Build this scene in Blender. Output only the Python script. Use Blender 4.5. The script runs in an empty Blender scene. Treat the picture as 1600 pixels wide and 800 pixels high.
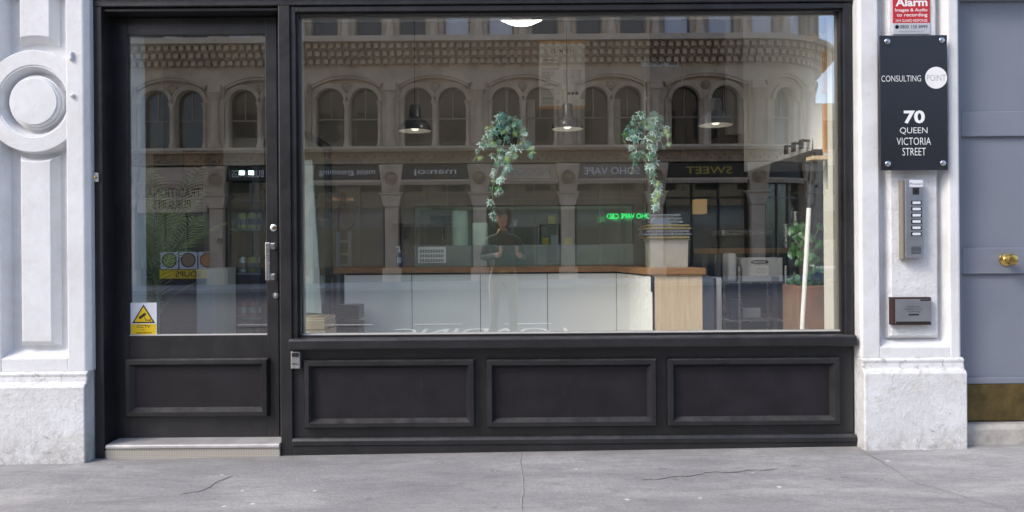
import bpy, bmesh, math, random
from mathutils import Vector, Matrix
random.seed(7)
R = math.radians
scn = bpy.context.scene
col = scn.collection

# ------------------------------------------------------------------ camera
F, D, H, ROLL = 1186.0, 4.3, 1.145, R(0.42)      # focal length in photo pixels, distance to the shopfront, eye height
cam_d = bpy.data.cameras.new('camera')
cam = bpy.data.objects.new('camera', cam_d); col.objects.link(cam)
cam_d.sensor_width = 36; cam_d.lens = F / 1600 * 36
cam_d.shift_x = 5 / 1600; cam_d.shift_y = -12 / 1600
cam_d.clip_start = 0.02; cam_d.clip_end = 1000
cam.matrix_world = Matrix.Translation((0, -D, H)) @ Matrix.Rotation(R(90), 4, 'X') @ Matrix.Rotation(-ROLL, 4, 'Z')
scn.camera = cam

# ------------------------------------------------------------------ light
SUN = Vector((-0.62, -0.42, 0.66)).normalized()
w = bpy.data.worlds.new('World'); scn.world = w; w.use_nodes = True
nt = w.node_tree
sky = nt.nodes.new('ShaderNodeTexSky'); sky.sky_type = 'NISHITA'; sky.sun_disc = False
sky.sun_elevation = math.asin(SUN.z); sky.sun_rotation = math.atan2(SUN.x, SUN.y)
sky.air_density = 0.85; sky.dust_density = 2.0; sky.ozone_density = 1.0
bg = nt.nodes['Background']; bg.inputs['Strength'].default_value = 0.15
nt.links.new(sky.outputs[0], bg.inputs['Color'])
sun_d = bpy.data.lights.new('sun', 'SUN'); sun_d.energy = 0.95; sun_d.angle = R(16); sun_d.color = (1.0, 0.94, 0.86)
sun = bpy.data.objects.new('sun', sun_d); col.objects.link(sun)
sun.rotation_euler = SUN.to_track_quat('Z', 'Y').to_euler()
scn.view_settings.view_transform = 'Standard'; scn.view_settings.look = 'None'
scn.view_settings.gamma = 1; scn.view_settings.use_curve_mapping = False
scn.view_settings.exposure = 1.1
scn.render.engine = 'CYCLES'
scn.cycles.use_denoising = True
scn.cycles.max_bounces = 10; scn.cycles.diffuse_bounces = 5; scn.cycles.glossy_bounces = 5
scn.cycles.transparent_max_bounces = 24; scn.cycles.transmission_bounces = 6
scn.cycles.caustics_reflective = False; scn.cycles.caustics_refractive = False
scn.cycles.sample_clamp_indirect = 6

# ------------------------------------------------------------------ measuring helpers
def P(px, py, y):
    """photo pixel at world depth y -> (x, z) in metres"""
    u, v = px - 795, 388 - py
    c, s = math.cos(ROLL), math.sin(ROLL)
    u, v = u * c + v * s, -u * s + v * c
    k = (y + D) / F
    return u * k, H + v * k
def PX(px, y, py=388): return P(px, py, y)[0]
def PZ(py, y, px=795): return P(px, py, y)[1]
def R4(x0, y0, x1, y1, y):
    cy, cx = (y0 + y1) / 2, (x0 + x1) / 2
    return PX(x0, y, cy), PX(x1, y, cy), PZ(y1, y, cx), PZ(y0, y, cx)

# ------------------------------------------------------------------ materials
def nn(t, kind, **kw):
    n = t.nodes.new(kind)
    for k, v in kw.items():
        if k in n.inputs: n.inputs[k].default_value = v
        else: setattr(n, k, v)
    return n
def mat(name, c, rough=0.6, metal=0.0, spec=0.5, var=0.0, vscale=3.0, bump=0.0, bscale=40.0, emit=0.0, coat=0.0):
    m = bpy.data.materials.new(name); m.use_nodes = True
    t = m.node_tree; b = t.nodes['Principled BSDF']
    b.inputs['Base Color'].default_value = (*c, 1); b.inputs['Roughness'].default_value = rough
    b.inputs['Metallic'].default_value = metal; b.inputs['Specular IOR Level'].default_value = spec
    b.inputs['Coat Weight'].default_value = coat
    co = None
    if var or bump: co = nn(t, 'ShaderNodeTexCoord')
    if var:
        n = nn(t, 'ShaderNodeTexNoise', Scale=vscale, Detail=6.0, Roughness=0.65)
        t.links.new(co.outputs['Object'], n.inputs['Vector'])
        r = nn(t, 'ShaderNodeMapRange'); r.inputs[1].default_value = .3; r.inputs[2].default_value = .7
        r.inputs[3].default_value = 1 - var; r.inputs[4].default_value = 1 + var
        t.links.new(n.outputs[0], r.inputs[0])
        mx = nn(t, 'ShaderNodeVectorMath', operation='SCALE'); mx.inputs[0].default_value = c
        t.links.new(r.outputs[0], mx.inputs['Scale']); t.links.new(mx.outputs[0], b.inputs['Base Color'])
        r2 = nn(t, 'ShaderNodeMapRange'); r2.inputs[3].default_value = max(.02, rough - .1); r2.inputs[4].default_value = min(1, rough + .1)
        t.links.new(n.outputs[0], r2.inputs[0]); t.links.new(r2.outputs[0], b.inputs['Roughness'])
    if bump:
        n = nn(t, 'ShaderNodeTexNoise', Scale=bscale, Detail=5.0, Roughness=0.6)
        t.links.new(co.outputs['Object'], n.inputs['Vector'])
        bp = nn(t, 'ShaderNodeBump', Strength=bump, Distance=0.01)
        t.links.new(n.outputs[0], bp.inputs['Height']); t.links.new(bp.outputs[0], b.inputs['Normal'])
    if emit:
        b.inputs['Emission Color'].default_value = (*c, 1); b.inputs['Emission Strength'].default_value = emit
    return m

def ramp(t, src, stops):
    r = nn(t, 'ShaderNodeValToRGB'); e = r.color_ramp.elements
    while len(e) < len(stops): e.new(0.5)
    for i, (p, c) in enumerate(stops):
        e[i].position = p; e[i].color = (*c, 1) if len(c) == 3 else c
    t.links.new(src, r.inputs[0]); return r.outputs[0]
def mixc(t, fac, a, b):
    m = nn(t, 'ShaderNodeMix', data_type='RGBA')
    if isinstance(fac, float): m.inputs[0].default_value = fac
    else: t.links.new(fac, m.inputs[0])
    for i, s in ((6, a), (7, b)):
        if isinstance(s, tuple): m.inputs[i].default_value = (*s, 1)
        else: t.links.new(s, m.inputs[i])
    return m.outputs[2]
def noise(t, co, scale, detail=5.0, rough=.6, dist=0.0):
    n = nn(t, 'ShaderNodeTexNoise', Scale=scale, Detail=detail, Roughness=rough, Distortion=dist)
    t.links.new(co, n.inputs['Vector']); return n.outputs[0]
def mul(t, a, b):
    m = nn(t, 'ShaderNodeMath', operation='MULTIPLY')
    for i, s in ((0, a), (1, b)):
        if isinstance(s, (int, float)): m.inputs[i].default_value = s
        else: t.links.new(s, m.inputs[i])
    return m.outputs[0]
BW = lambda a: (a, a, a)

def masonry_paint(name, wear, lump):
    """white masonry paint: brushed layers, hairline cracks, chips down to the render"""
    m = bpy.data.materials.new(name); m.use_nodes = True
    t = m.node_tree; b = t.nodes['Principled BSDF']; b.inputs['Roughness'].default_value = 0.5
    co = nn(t, 'ShaderNodeTexCoord').outputs['Object']
    base = ramp(t, noise(t, co, 4, 8, .65), [(.3, (.64, .645, .65)), (.62, (.76, .77, .785))])
    patch = ramp(t, noise(t, co, 5.5, 8, .7, .9), [(.50, BW(0)), (.60, BW(1))])
    base = mixc(t, mul(t, patch, .12 + .42 * wear), base, (.55, .535, .49))
    grime = ramp(t, noise(t, co, 11, 10, .8, .8), [(.55, BW(0)), (.68, BW(1))])
    base = mixc(t, mul(t, grime, .12 + .42 * wear), base, (.36, .345, .32))
    chipn = noise(t, co, 13, 10, .75, 1.5)
    chip = ramp(t, chipn, [(.66 - .065 * wear, BW(0)), (.67 - .065 * wear, BW(1))])
    where = ramp(t, noise(t, co, 2.2, 3), [(.46, BW(0)), (.56, BW(1))])
    cm = mul(t, chip, where)
    base = mixc(t, mul(t, cm, .30 + .5 * wear), base, (.24, .225, .205))
    wv = nn(t, 'ShaderNodeTexVoronoi', feature='DISTANCE_TO_EDGE', Scale=4.5)
    ds = nn(t, 'ShaderNodeTexNoise', Scale=7.0, Detail=8.0, Roughness=.7); t.links.new(co, ds.inputs['Vector'])
    va = nn(t, 'ShaderNodeVectorMath', operation='MULTIPLY_ADD'); va.inputs[1].default_value = (.3, .3, .3)
    t.links.new(ds.outputs['Color'], va.inputs[0]); t.links.new(co, va.inputs[2]); t.links.new(va.outputs[0], wv.inputs['Vector'])
    crack = ramp(t, wv.outputs[0], [(.0, BW(1)), (.014, BW(0))])
    cw = ramp(t, noise(t, co, 3.4, 2), [(.50, BW(0)), (.60, BW(1))])
    base = mixc(t, mul(t, mul(t, crack, cw), .6 * wear), base, (.20, .19, .17))
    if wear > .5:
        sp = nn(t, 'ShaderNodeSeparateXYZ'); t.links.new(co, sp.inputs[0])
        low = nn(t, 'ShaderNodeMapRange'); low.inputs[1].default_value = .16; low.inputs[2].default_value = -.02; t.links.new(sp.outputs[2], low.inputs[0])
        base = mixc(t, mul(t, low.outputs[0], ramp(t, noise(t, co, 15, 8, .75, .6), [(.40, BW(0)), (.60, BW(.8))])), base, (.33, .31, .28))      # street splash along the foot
        lip = nn(t, 'ShaderNodeMapRange'); lip.inputs[1].default_value = .38; lip.inputs[2].default_value = .44; t.links.new(sp.outputs[2], lip.inputs[0])
        base = mixc(t, mul(t, lip.outputs[0], ramp(t, noise(t, co, 22, 8, .75, .8), [(.55, BW(0)), (.62, BW(.7))])), base, (.26, .245, .22))       # flaking along the moulding
    t.links.new(base, b.inputs['Base Color'])
    plate = ramp(t, noise(t, co, 9, 9, .7, 1.0), [(.40, BW(0)), (.42, BW(.35)), (.52, BW(.38)), (.54, BW(.7)), (.62, BW(.72)), (.64, BW(1))])   # edges of old paint layers
    h = nn(t, 'ShaderNodeMath', operation='ADD'); t.links.new(noise(t, co, 60, 6, .65), h.inputs[0]); t.links.new(mul(t, plate, .25 + .75 * wear), h.inputs[1])
    h1 = nn(t, 'ShaderNodeMath', operation='ADD'); t.links.new(h.outputs[0], h1.inputs[0]); t.links.new(mul(t, noise(t, co, 14, 5, .6), 1.2), h1.inputs[1])
    h2 = nn(t, 'ShaderNodeMath', operation='SUBTRACT'); t.links.new(h1.outputs[0], h2.inputs[0]); t.links.new(mul(t, cm, .8), h2.inputs[1])
    bp = nn(t, 'ShaderNodeBump', Strength=lump, Distance=0.010)
    t.links.new(h2.outputs[0], bp.inputs['Height']); t.links.new(bp.outputs[0], b.inputs['Normal'])
    return m

def pavement_mat():
    m = bpy.data.materials.new('pavement_concrete'); m.use_nodes = True
    t = m.node_tree; b = t.nodes['Principled BSDF']; b.inputs['Roughness'].default_value = 0.8
    co = nn(t, 'ShaderNodeTexCoord').outputs['Object']
    mp = nn(t, 'ShaderNodeMapping'); mp.inputs['Scale'].default_value = (.7, 2.2, 1.0); t.links.new(co, mp.inputs[0])   # foot traffic drags stains along the street
    base = ramp(t, noise(t, mp.outputs[0], 1.5, 8, .65, .4), [(.30, (.225, .222, .230)), (.5, (.325, .320, .325)), (.70, (.47, .46, .455))])
    base = mixc(t, ramp(t, noise(t, mp.outputs[0], 5.5, 9, .75, 1.0), [(.50, BW(0)), (.70, BW(.75))]), base, (.20, .197, .20))
    base = mixc(t, ramp(t, noise(t, co, 55, 5, .85), [(.46, BW(0)), (.66, BW(.5))]), base, (.19, .188, .19))
    base = mixc(t, ramp(t, noise(t, co, 95, 3, .8), [(.58, BW(0)), (.70, BW(.55))]), base, (.62, .61, .60))
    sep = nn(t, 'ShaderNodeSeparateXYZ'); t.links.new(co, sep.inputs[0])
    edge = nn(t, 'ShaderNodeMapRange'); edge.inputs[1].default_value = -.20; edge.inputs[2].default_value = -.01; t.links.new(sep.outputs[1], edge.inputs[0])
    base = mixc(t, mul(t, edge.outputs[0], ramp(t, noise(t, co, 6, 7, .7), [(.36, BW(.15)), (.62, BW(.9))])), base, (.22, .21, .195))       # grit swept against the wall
    vo = nn(t, 'ShaderNodeTexVoronoi', feature='F1', Scale=5.5); t.links.new(co, vo.inputs['Vector'])
    wob = nn(t, 'ShaderNodeMath', operation='ADD'); t.links.new(vo.outputs['Distance'], wob.inputs[0]); t.links.new(mul(t, noise(t, co, 40, 3), .05), wob.inputs[1])
    sel = nn(t, 'ShaderNodeSeparateColor'); t.links.new(vo.outputs['Color'], sel.inputs[0])
    spot = ramp(t, wob.outputs[0], [(.075, BW(1)), (.10, BW(0))])
    base = mixc(t, mul(t, mul(t, spot, ramp(t, sel.outputs[0], [(.45, BW(0)), (.47, BW(1))])), .9), base, (.70, .69, .67))
    dark = ramp(t, wob.outputs[0], [(.12, BW(1)), (.19, BW(0))])
    base = mixc(t, mul(t, mul(t, dark, ramp(t, sel.outputs[1], [(.60, BW(0)), (.62, BW(1))])), .65), base, (.20, .195, .195))
    cr = nn(t, 'ShaderNodeTexVoronoi', feature='DISTANCE_TO_EDGE', Scale=1.7)
    dn = nn(t, 'ShaderNodeTexNoise', Scale=2.5, Detail=10.0, Roughness=.7); t.links.new(co, dn.inputs['Vector'])
    va = nn(t, 'ShaderNodeVectorMath', operation='MULTIPLY_ADD'); va.inputs[1].default_value = (.6, .6, .6)
    t.links.new(dn.outputs['Color'], va.inputs[0]); t.links.new(co, va.inputs[2]); t.links.new(va.outputs[0], cr.inputs['Vector'])
    ck = ramp(t, cr.outputs[0], [(0, BW(1)), (.007, BW(0))])
    base = mixc(t, mul(t, mul(t, ck, ramp(t, noise(t, co, 1.7, 2), [(.50, BW(0)), (.62, BW(1))])), .35), base, (.15, .148, .148))
    t.links.new(base, b.inputs['Base Color'])
    hh_ = nn(t, 'ShaderNodeMath', operation='ADD'); t.links.new(noise(t, co, 110, 6, .75), hh_.inputs[0]); t.links.new(mul(t, noise(t, co, 7, 5, .6), 3.0), hh_.inputs[1])
    bp = nn(t, 'ShaderNodeBump', Strength=0.45, Distance=0.006)
    t.links.new(hh_.outputs[0], bp.inputs['Height']); t.links.new(bp.outputs[0], b.inputs['Normal'])
    return m

def glass_mat(name, refl, tint=(1, 1, 1), wave=0.0):
    m = bpy.data.materials.new(name); m.use_nodes = True
    t = m.node_tree; t.nodes.remove(t.nodes['Principled BSDF'])
    out = t.nodes['Material Output']
    tr = nn(t, 'ShaderNodeBsdfTransparent'); tr.inputs[0].default_value = (*tint, 1)
    gl = nn(t, 'ShaderNodeBsdfGlossy', Roughness=0.0)
    lw = nn(t, 'ShaderNodeLayerWeight', Blend=0.25)
    rr = nn(t, 'ShaderNodeMapRange'); rr.inputs[3].default_value = refl; rr.inputs[4].default_value = 1.0
    fr = nn(t, 'ShaderNodeMath', operation='POWER'); fr.inputs[1].default_value = 3.0
    t.links.new(lw.outputs['Facing'], fr.inputs[0]); t.links.new(fr.outputs[0], rr.inputs[0])
    if wave:
        co = nn(t, 'ShaderNodeTexCoord').outputs['Object']
        bp = nn(t, 'ShaderNodeBump', Strength=wave, Distance=0.001)
        t.links.new(noise(t, co, 0.9, 1), bp.inputs['Height']); t.links.new(bp.outputs[0], gl.inputs['Normal'])
    gl.inputs[0].default_value = (1, 1, 1, 1)
    t.links.new(rr.outputs[0], gl.inputs[0])
    mx = nn(t, 'ShaderNodeAddShader')
    t.links.new(tr.outputs[0], mx.inputs[0]); t.links.new(gl.outputs[0], mx.inputs[1])
    t.links.new(mx.outputs[0], out.inputs['Surface'])
    return m

def wood_mat(name, c1, c2, sc=(1, 1, 14), rough=.45):
    m = bpy.data.materials.new(name); m.use_nodes = True
    t = m.node_tree; b = t.nodes['Principled BSDF']; b.inputs['Roughness'].default_value = rough
    co = nn(t, 'ShaderNodeTexCoord').outputs['Object']
    mp = nn(t, 'ShaderNodeMapping'); mp.inputs['Scale'].default_value = sc; t.links.new(co, mp.inputs[0])
    base = ramp(t, noise(t, mp.outputs[0], 5, 8, .65, .7), [(.3, c1), (.7, c2)])
    t.links.new(base, b.inputs['Base Color']); return m

M = {}
M['white'] = masonry_paint('white_masonry_paint', .10, .18)
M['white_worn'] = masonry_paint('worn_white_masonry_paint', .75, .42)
M['stucco'] = masonry_paint('stippled_white_paint', .08, .55)
M['black'] = mat('black_timber_paint', (.0185, .0178, .0198), .36, spec=.5, var=.35, vscale=6, bump=.16, bscale=26)
M['black_in'] = mat('black_panel_paint', (.0135, .0112, .0145), .5, spec=.38, var=.35, vscale=5, bump=.12, bscale=22)
M['grey_door'] = mat('grey_door_paint', (.205, .225, .27), .38, var=.06, vscale=2, bump=.04, bscale=25)
M['brass'] = mat('polished_brass', (.72, .48, .15), .22, 1.0, var=.15, vscale=20)
M['brass_dull'] = mat('tarnished_brass', (.125, .088, .03), .5, .5, var=.45, vscale=9, bump=.05)
M['steel'] = mat('brushed_steel', (.62, .62, .63), .28, 1.0, var=.1, vscale=30)
M['pan_steel'] = mat('frosted_pan_steel', (.60, .56, .49), .42, .35, var=.08, vscale=10)
M['pan_brass'] = mat('gold_pan_rim', (.60, .45, .20), .35, .7)
M['steel_dull'] = mat('satin_steel', (.42, .42, .43), .42, .9, var=.1, vscale=12)
M['stone_step'] = mat('worn_step_stone', (.40, .38, .35), .75, var=.3, vscale=8, bump=.3, bscale=50)
M['alu'] = mat('pale_aluminium_nosing', (.52, .51, .50), .45, .35, var=.2, vscale=7)
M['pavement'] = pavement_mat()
M['asphalt'] = mat('road_asphalt', (.10, .10, .105), .85, var=.25, vscale=2, bump=.4, bscale=120)
M['kerb'] = mat('granite_kerb', (.30, .30, .30), .7, var=.2, vscale=30)
M['road_paint'] = mat('road_marking_paint', (.75, .75, .72), .7, var=.2, vscale=14)
M['yellow_line'] = mat('yellow_line_paint', (.6, .42, .05), .7, var=.2, vscale=14)
M['glass'] = glass_mat('window_glass', .41, (.92, .935, .92), wave=.05)
M['door_glass'] = glass_mat('door_glass', .38, (.88, .90, .89), wave=.03)
M['clear'] = glass_mat('glass_inner_face', .0, (.98, .99, .985))
M['case_glass'] = glass_mat('display_glass', .05, (.88, .95, .91))
M['stone'] = mat('brown_sandstone', (.56, .445, .32), .85, var=.35, vscale=1.3, bump=.3, bscale=18)
M['stone_dark'] = mat('sooty_sandstone', (.38, .28, .18), .85, var=.35, vscale=2.2, bump=.4, bscale=12)
M['stone_pale'] = mat('pale_limestone', (.62, .50, .37), .8, var=.2, vscale=2)
M['dark_pane'] = mat('dark_window_pane', (.015, .014, .013), .03, spec=.6)
M['sash'] = mat('sash_paint', (.22, .20, .17), .5)
M['curtain'] = mat('tan_blind', (.42, .36, .26), .8, var=.2)
M['text_white'] = mat('white_lettering', (.85, .85, .85), .5)
M['text_black'] = mat('black_lettering', (.015, .015, .015), .5)
M['text_grey'] = mat('grey_lettering', (.30, .30, .31), .5)
M['sign_navy'] = mat('slate_acrylic', (.020, .021, .027), .25, var=.06, vscale=2)
M['red'] = mat('red_print', (.52, .02, .025), .35)
M['yellow'] = mat('yellow_print', (.80, .55, .01), .4)
M['sticker'] = mat('white_sticker', (.72, .74, .80), .35)
M['sticker_grey'] = mat('silver_sticker', (.50, .53, .58), .35)
M['panel_white'] = mat('white_gloss_laminate', (.84, .83, .79), .25, var=.03, vscale=2)
M['counter_wood'] = wood_mat('oiled_oak_worktop', (.22, .105, .042), (.40, .21, .09), (1.2, 10, 10))
M['ply'] = wood_mat('birch_plywood', (.55, .40, .24), (.70, .54, .36), (14, 14, .8))
M['orange_wood'] = wood_mat('orange_pine', (.50, .25, .09), (.68, .38, .16), (9, 9, .8))
M['brown_wood'] = wood_mat('dark_acacia', (.060, .030, .015), (.15, .075, .036), (6, 6, .8))
M['taupe'] = mat('taupe_wall_paint', (.42, .37, .315), .8, var=.08)
M['taupe_dark'] = mat('charcoal_wall_paint', (.045, .043, .042), .8, var=.15)
M['navy'] = mat('navy_wall_paint', (.03, .055, .11), .6, var=.15)
M['cream'] = mat('cream_wall_paint', (.66, .63, .55), .6, var=.05)
M['bluewhite'] = mat('cool_white_wall_paint', (.62, .68, .76), .6, var=.05)
M['pale_grey'] = mat('pale_grey_paint', (.60, .59, .57), .6, var=.08)
M['floor'] = mat('grey_floor_tile', (.30, .29, .28), .45, var=.2, vscale=5)
M['metal_black'] = mat('black_powder_coat', (.012, .012, .013), .4, .2)
M['lamp_blue'] = mat('slate_enamel', (.045, .05, .062), .25, .3, coat=.4)
M['lamp_pale'] = mat('blue_grey_enamel', (.12, .14, .18), .25, .3, coat=.4)
M['lamp_white'] = mat('white_enamel_inside', (.84, .83, .80), .4)
M['leaf_g'] = mat('ivy_green', (.05, .15, .06), .4, var=.5, vscale=14)
M['leaf_t'] = mat('ivy_teal', (.10, .25, .19), .4, var=.4, vscale=14)
M['leaf_w'] = mat('ivy_pale_margin', (.55, .70, .62), .45, var=.2, vscale=10)
M['stem'] = mat('ivy_stem', (.26, .33, .18), .6)
M['palm'] = mat('palm_green', (.36, .44, .16), .45, var=.4, vscale=8)
M['pothos'] = mat('pothos_green', (.035, .12, .03), .32, var=.4, vscale=12)
M['soil'] = mat('potting_soil', (.03, .02, .015), .95, bump=.5)
M['paper'] = mat('paper_towel', (.72, .74, .68), .85, var=.05, bump=.3, bscale=60)
M['poster'] = mat('menu_paper', (.62, .60, .55), .7, var=.03)
M['card'] = mat('brown_cardboard', (.40, .28, .17), .8, var=.1)
M['card_white'] = mat('white_cardboard', (.60, .60, .57), .7, var=.05)
M['terracotta'] = mat('brown_laminate', (.24, .13, .075), .5, var=.25, vscale=6)
M['soap'] = mat('blue_soap', (.03, .065, .14), .25)
M['plastic_white'] = mat('white_plastic', (.78, .78, .76), .35)
M['fridge_grey'] = mat('grey_blue_enamel', (.20, .25, .32), .35, var=.05)
M['neon'] = mat('green_neon', (.02, 1.0, .18), .5, emit=1.5)
M['fridge_lamp'] = mat('fridge_lamp', (.75, 1.0, .92), .5, emit=1.6)
M['lit_diffuser'] = mat('lit_opal_diffuser', (1.0, .92, .80), .5, emit=3.0)
M['case_base'] = mat('grey_green_case_front', (.22, .27, .235), .3, var=.1)
M['plaque_frame'] = mat('dark_bronze_frame', (.075, .042, .034), .4, .4)
M['glow_bulb'] = mat('added_bulb_glow', (1.0, .88, .70), .5, emit=.7)  # pendants are unlit; this bulb glow is added to brighten the shade linings
M['board_grey'] = mat('grey_white_board', (.28, .29, .31), .6, var=.08)
M['rubber'] = mat('dark_rubber', (.02, .02, .02), .7)
M['can_red'] = mat('red_can', (.42, .03, .035), .3, .3)
M['can_silver'] = mat('silver_can', (.50, .50, .55), .3, .6)
M['can_yellow'] = mat('yellow_can', (.48, .40, .07), .35, .3)
M['can_purple'] = mat('purple_can', (.09, .06, .16), .35, .3)
M['mesh_beige'] = mat('perforated_beige_metal', (.40, .36, .30), .6, .2, var=.1)

def dust(m, amount, c=(.10, .098, .095)):
    """pale street dust lying on upward ledges, and scuffed patches"""
    t = m.node_tree; b = t.nodes['Principled BSDF']; src = b.inputs['Base Color'].links[0].from_socket
    co = nn(t, 'ShaderNodeTexCoord').outputs['Object']
    ge = nn(t, 'ShaderNodeNewGeometry'); sp = nn(t, 'ShaderNodeSeparateXYZ'); t.links.new(ge.outputs['True Normal'], sp.inputs[0])
    up = ramp(t, sp.outputs[2], [(.35, BW(0)), (.8, BW(1))])
    k1 = mul(t, up, ramp(t, noise(t, co, 14, 6, .7), [(.35, BW(.2)), (.65, BW(1))]))
    c1 = mixc(t, mul(t, k1, amount), src, c)
    mp = nn(t, 'ShaderNodeMapping'); mp.inputs['Scale'].default_value = (9, 9, 2.2); t.links.new(co, mp.inputs[0])
    sc = ramp(t, noise(t, mp.outputs[0], 1.6, 9, .75, .5), [(.60, BW(0)), (.74, BW(1))])
    c2 = mixc(t, mul(t, sc, .22), c1, c)
    ck = mul(t, ramp(t, noise(t, co, 45, 6, .7), [(.70, BW(0)), (.72, BW(1))]), ramp(t, noise(t, co, 3, 2), [(.5, BW(0)), (.6, BW(.7))]))
    t.links.new(mixc(t, ck, c2, (.14, .135, .13)), b.inputs['Base Color'])
dust(M['black'], .55); dust(M['black_in'], .5)
def perforate(m):
    t = m.node_tree; b = t.nodes['Principled BSDF']
    co = nn(t, 'ShaderNodeTexCoord').outputs['Object']
    a = nn(t, 'ShaderNodeMapping'); a.inputs['Rotation'].default_value = (0, R(45), 0); a.inputs['Scale'].default_value = (150, 0, 150); t.links.new(co, a.inputs[0])
    c = nn(t, 'ShaderNodeTexChecker', Scale=1.0); t.links.new(a.outputs[0], c.inputs[0])
    c.inputs[1].default_value = (.50, .465, .41, 1); c.inputs[2].default_value = (.33, .305, .27, 1)
    t.links.new(c.outputs[0], b.inputs['Base Color'])
perforate(M['mesh_beige'])

# ------------------------------------------------------------------ mesh helpers
class G:
    def __init__(s): s.v = []; s.f = []; s.m = []; s.mi = 0
    def add(s, vs, fs):
        n = len(s.v); s.v += [tuple(v) for v in vs]
        for f in fs: s.f.append([i + n for i in f]); s.m.append(s.mi)
        return s
    def box(s, x0, x1, y0, y1, z0, z1):
        x0, x1 = sorted((x0, x1)); y0, y1 = sorted((y0, y1)); z0, z1 = sorted((z0, z1))
        return s.add([(x0,y0,z0),(x1,y0,z0),(x1,y1,z0),(x0,y1,z0),(x0,y0,z1),(x1,y0,z1),(x1,y1,z1),(x0,y1,z1)],
                     [(0,3,2,1),(4,5,6,7),(0,1,5,4),(1,2,6,5),(2,3,7,6),(3,0,4,7)])
    def frustum(s, po, pi, y0, y1):
        """polygon po (x,z) at y0 to polygon pi at y1, both capped"""
        n = len(po)
        vs = [(x, y0, z) for x, z in po] + [(x, y1, z) for x, z in pi]
        return s.add(vs, [list(range(n)), list(range(2*n-1, n-1, -1))] + [(i, (i+1) % n, n+(i+1) % n, n+i) for i in range(n)])
    def prism(s, poly, y0, y1): return s.frustum(poly, poly, y0, y1)
    def bevbox(s, x0, x1, z0, z1, yb, yf, b):
        """raised panel: bevelled sides from the floor yb up to the face yf"""
        po = [(x0,z0),(x1,z0),(x1,z1),(x0,z1)]; pi = [(x0+b,z0+b),(x1-b,z0+b),(x1-b,z1-b),(x0+b,z1-b)]
        return s.frustum(po, pi, yb, yf)
    def extrude_x(s, prof, x0, x1):
        """profile of (y,z) pushed along x"""
        n = len(prof)
        vs = [(x0, y, z) for y, z in prof] + [(x1, y, z) for y, z in prof]
        return s.add(vs, [list(range(n)), list(range(2*n-1, n-1, -1))] + [(i, (i+1) % n, n+(i+1) % n, n+i) for i in range(n)])
    def tube(s, pts, r, n=8, cap=True):
        pts = [Vector(p) for p in pts]; rs = r if isinstance(r, (list, tuple)) else [r] * len(pts)
        rings = []
        for i, p in enumerate(pts):
            d = (pts[min(i+1, len(pts)-1)] - pts[max(i-1, 0)]).normalized()
            a = d.orthogonal().normalized() if i == 0 else (prev - d * prev.dot(d)).normalized()
            prev = a; b = d.cross(a)
            rings.append([p + (a * math.cos(2*math.pi*k/n) + b * math.sin(2*math.pi*k/n)) * rs[i] for k in range(n)])
        vs = [v for rg in rings for v in rg]; fs = []
        for i in range(len(pts)-1):
            for k in range(n): fs.append((i*n+k, i*n+(k+1) % n, (i+1)*n+(k+1) % n, (i+1)*n+k))
        if cap: fs += [list(range(n-1, -1, -1)), list(range((len(pts)-1)*n, len(pts)*n))]
        return s.add(vs, fs)
    def lathe(s, prof, c, n=20, axis='z', cap0=True):
        """profile (r, h) about an axis through c"""
        cx, cy, cz = c; vs = []; fs = []
        for r, h in prof:
            for k in range(n):
                a = 2*math.pi*k/n; p, q = r*math.cos(a), r*math.sin(a)
                vs.append((cx+p, cy+q, cz+h) if axis == 'z' else ((cx+p, cy+h, cz+q) if axis == 'y' else (cx+h, cy+p, cz+q)))
        for i in range(len(prof)-1):
            for k in range(n): fs.append((i*n+k, i*n+(k+1) % n, (i+1)*n+(k+1) % n, (i+1)*n+k))
        if cap0 and prof[0][0] > 1e-6: fs.append(list(range(n-1, -1, -1)))
        if prof[-1][0] > 1e-6: fs.append(list(range((len(prof)-1)*n, len(prof)*n)))
        return s.add(vs, fs)
    def frame(s, x0, x1, z0, z1, t, y0, y1, tb=None):
        """four mitred members"""
        tb = tb or t
        a = [(x0,z0),(x1,z0),(x1,z1),(x0,z1)]; b = [(x0+t,z0+tb),(x1-t,z0+tb),(x1-t,z1-t),(x0+t,z1-t)]
        for i in range(4):
            j = (i+1) % 4; s.prism([a[i], a[j], b[j], b[i]], y0, y1)
        return s
    def mapped(s, fn):
        s.v = [tuple(fn(*v)) for v in s.v]; return s
    def build(s, name, m, parent=None, smooth=False, bevel=0.0, seg=2):
        me = bpy.data.meshes.new(name)
        off = Vector((0, 0, 0)); p = parent
        while p is not None: off += p.location; p = p.parent
        me.from_pydata([tuple(Vector(v) - off) for v in s.v], [], s.f)
        ms = m if isinstance(m, list) else [m]
        for x in ms: me.materials.append(M[x])
        if len(ms) > 1: me.polygons.foreach_set('material_index', s.m)
        bm = bmesh.new(); bm.from_mesh(me)
        bmesh.ops.remove_doubles(bm, verts=bm.verts, dist=1e-6)
        bmesh.ops.recalc_face_normals(bm, faces=bm.faces); bm.to_mesh(me); bm.free()
        if smooth:
            me.polygons.foreach_set('use_smooth', [True] * len(me.polygons))
            try: me.set_sharp_from_angle(angle=R(40))
            except Exception: pass
        me.update()
        o = bpy.data.objects.new(name, me); col.objects.link(o); o.parent = parent
        if bevel:
            bv = o.modifiers.new('bevel', 'BEVEL'); bv.width = bevel; bv.segments = seg; bv.limit_method = 'ANGLE'; bv.angle_limit = R(35)
        return o
def B(*a): return G().box(*a)

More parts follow.
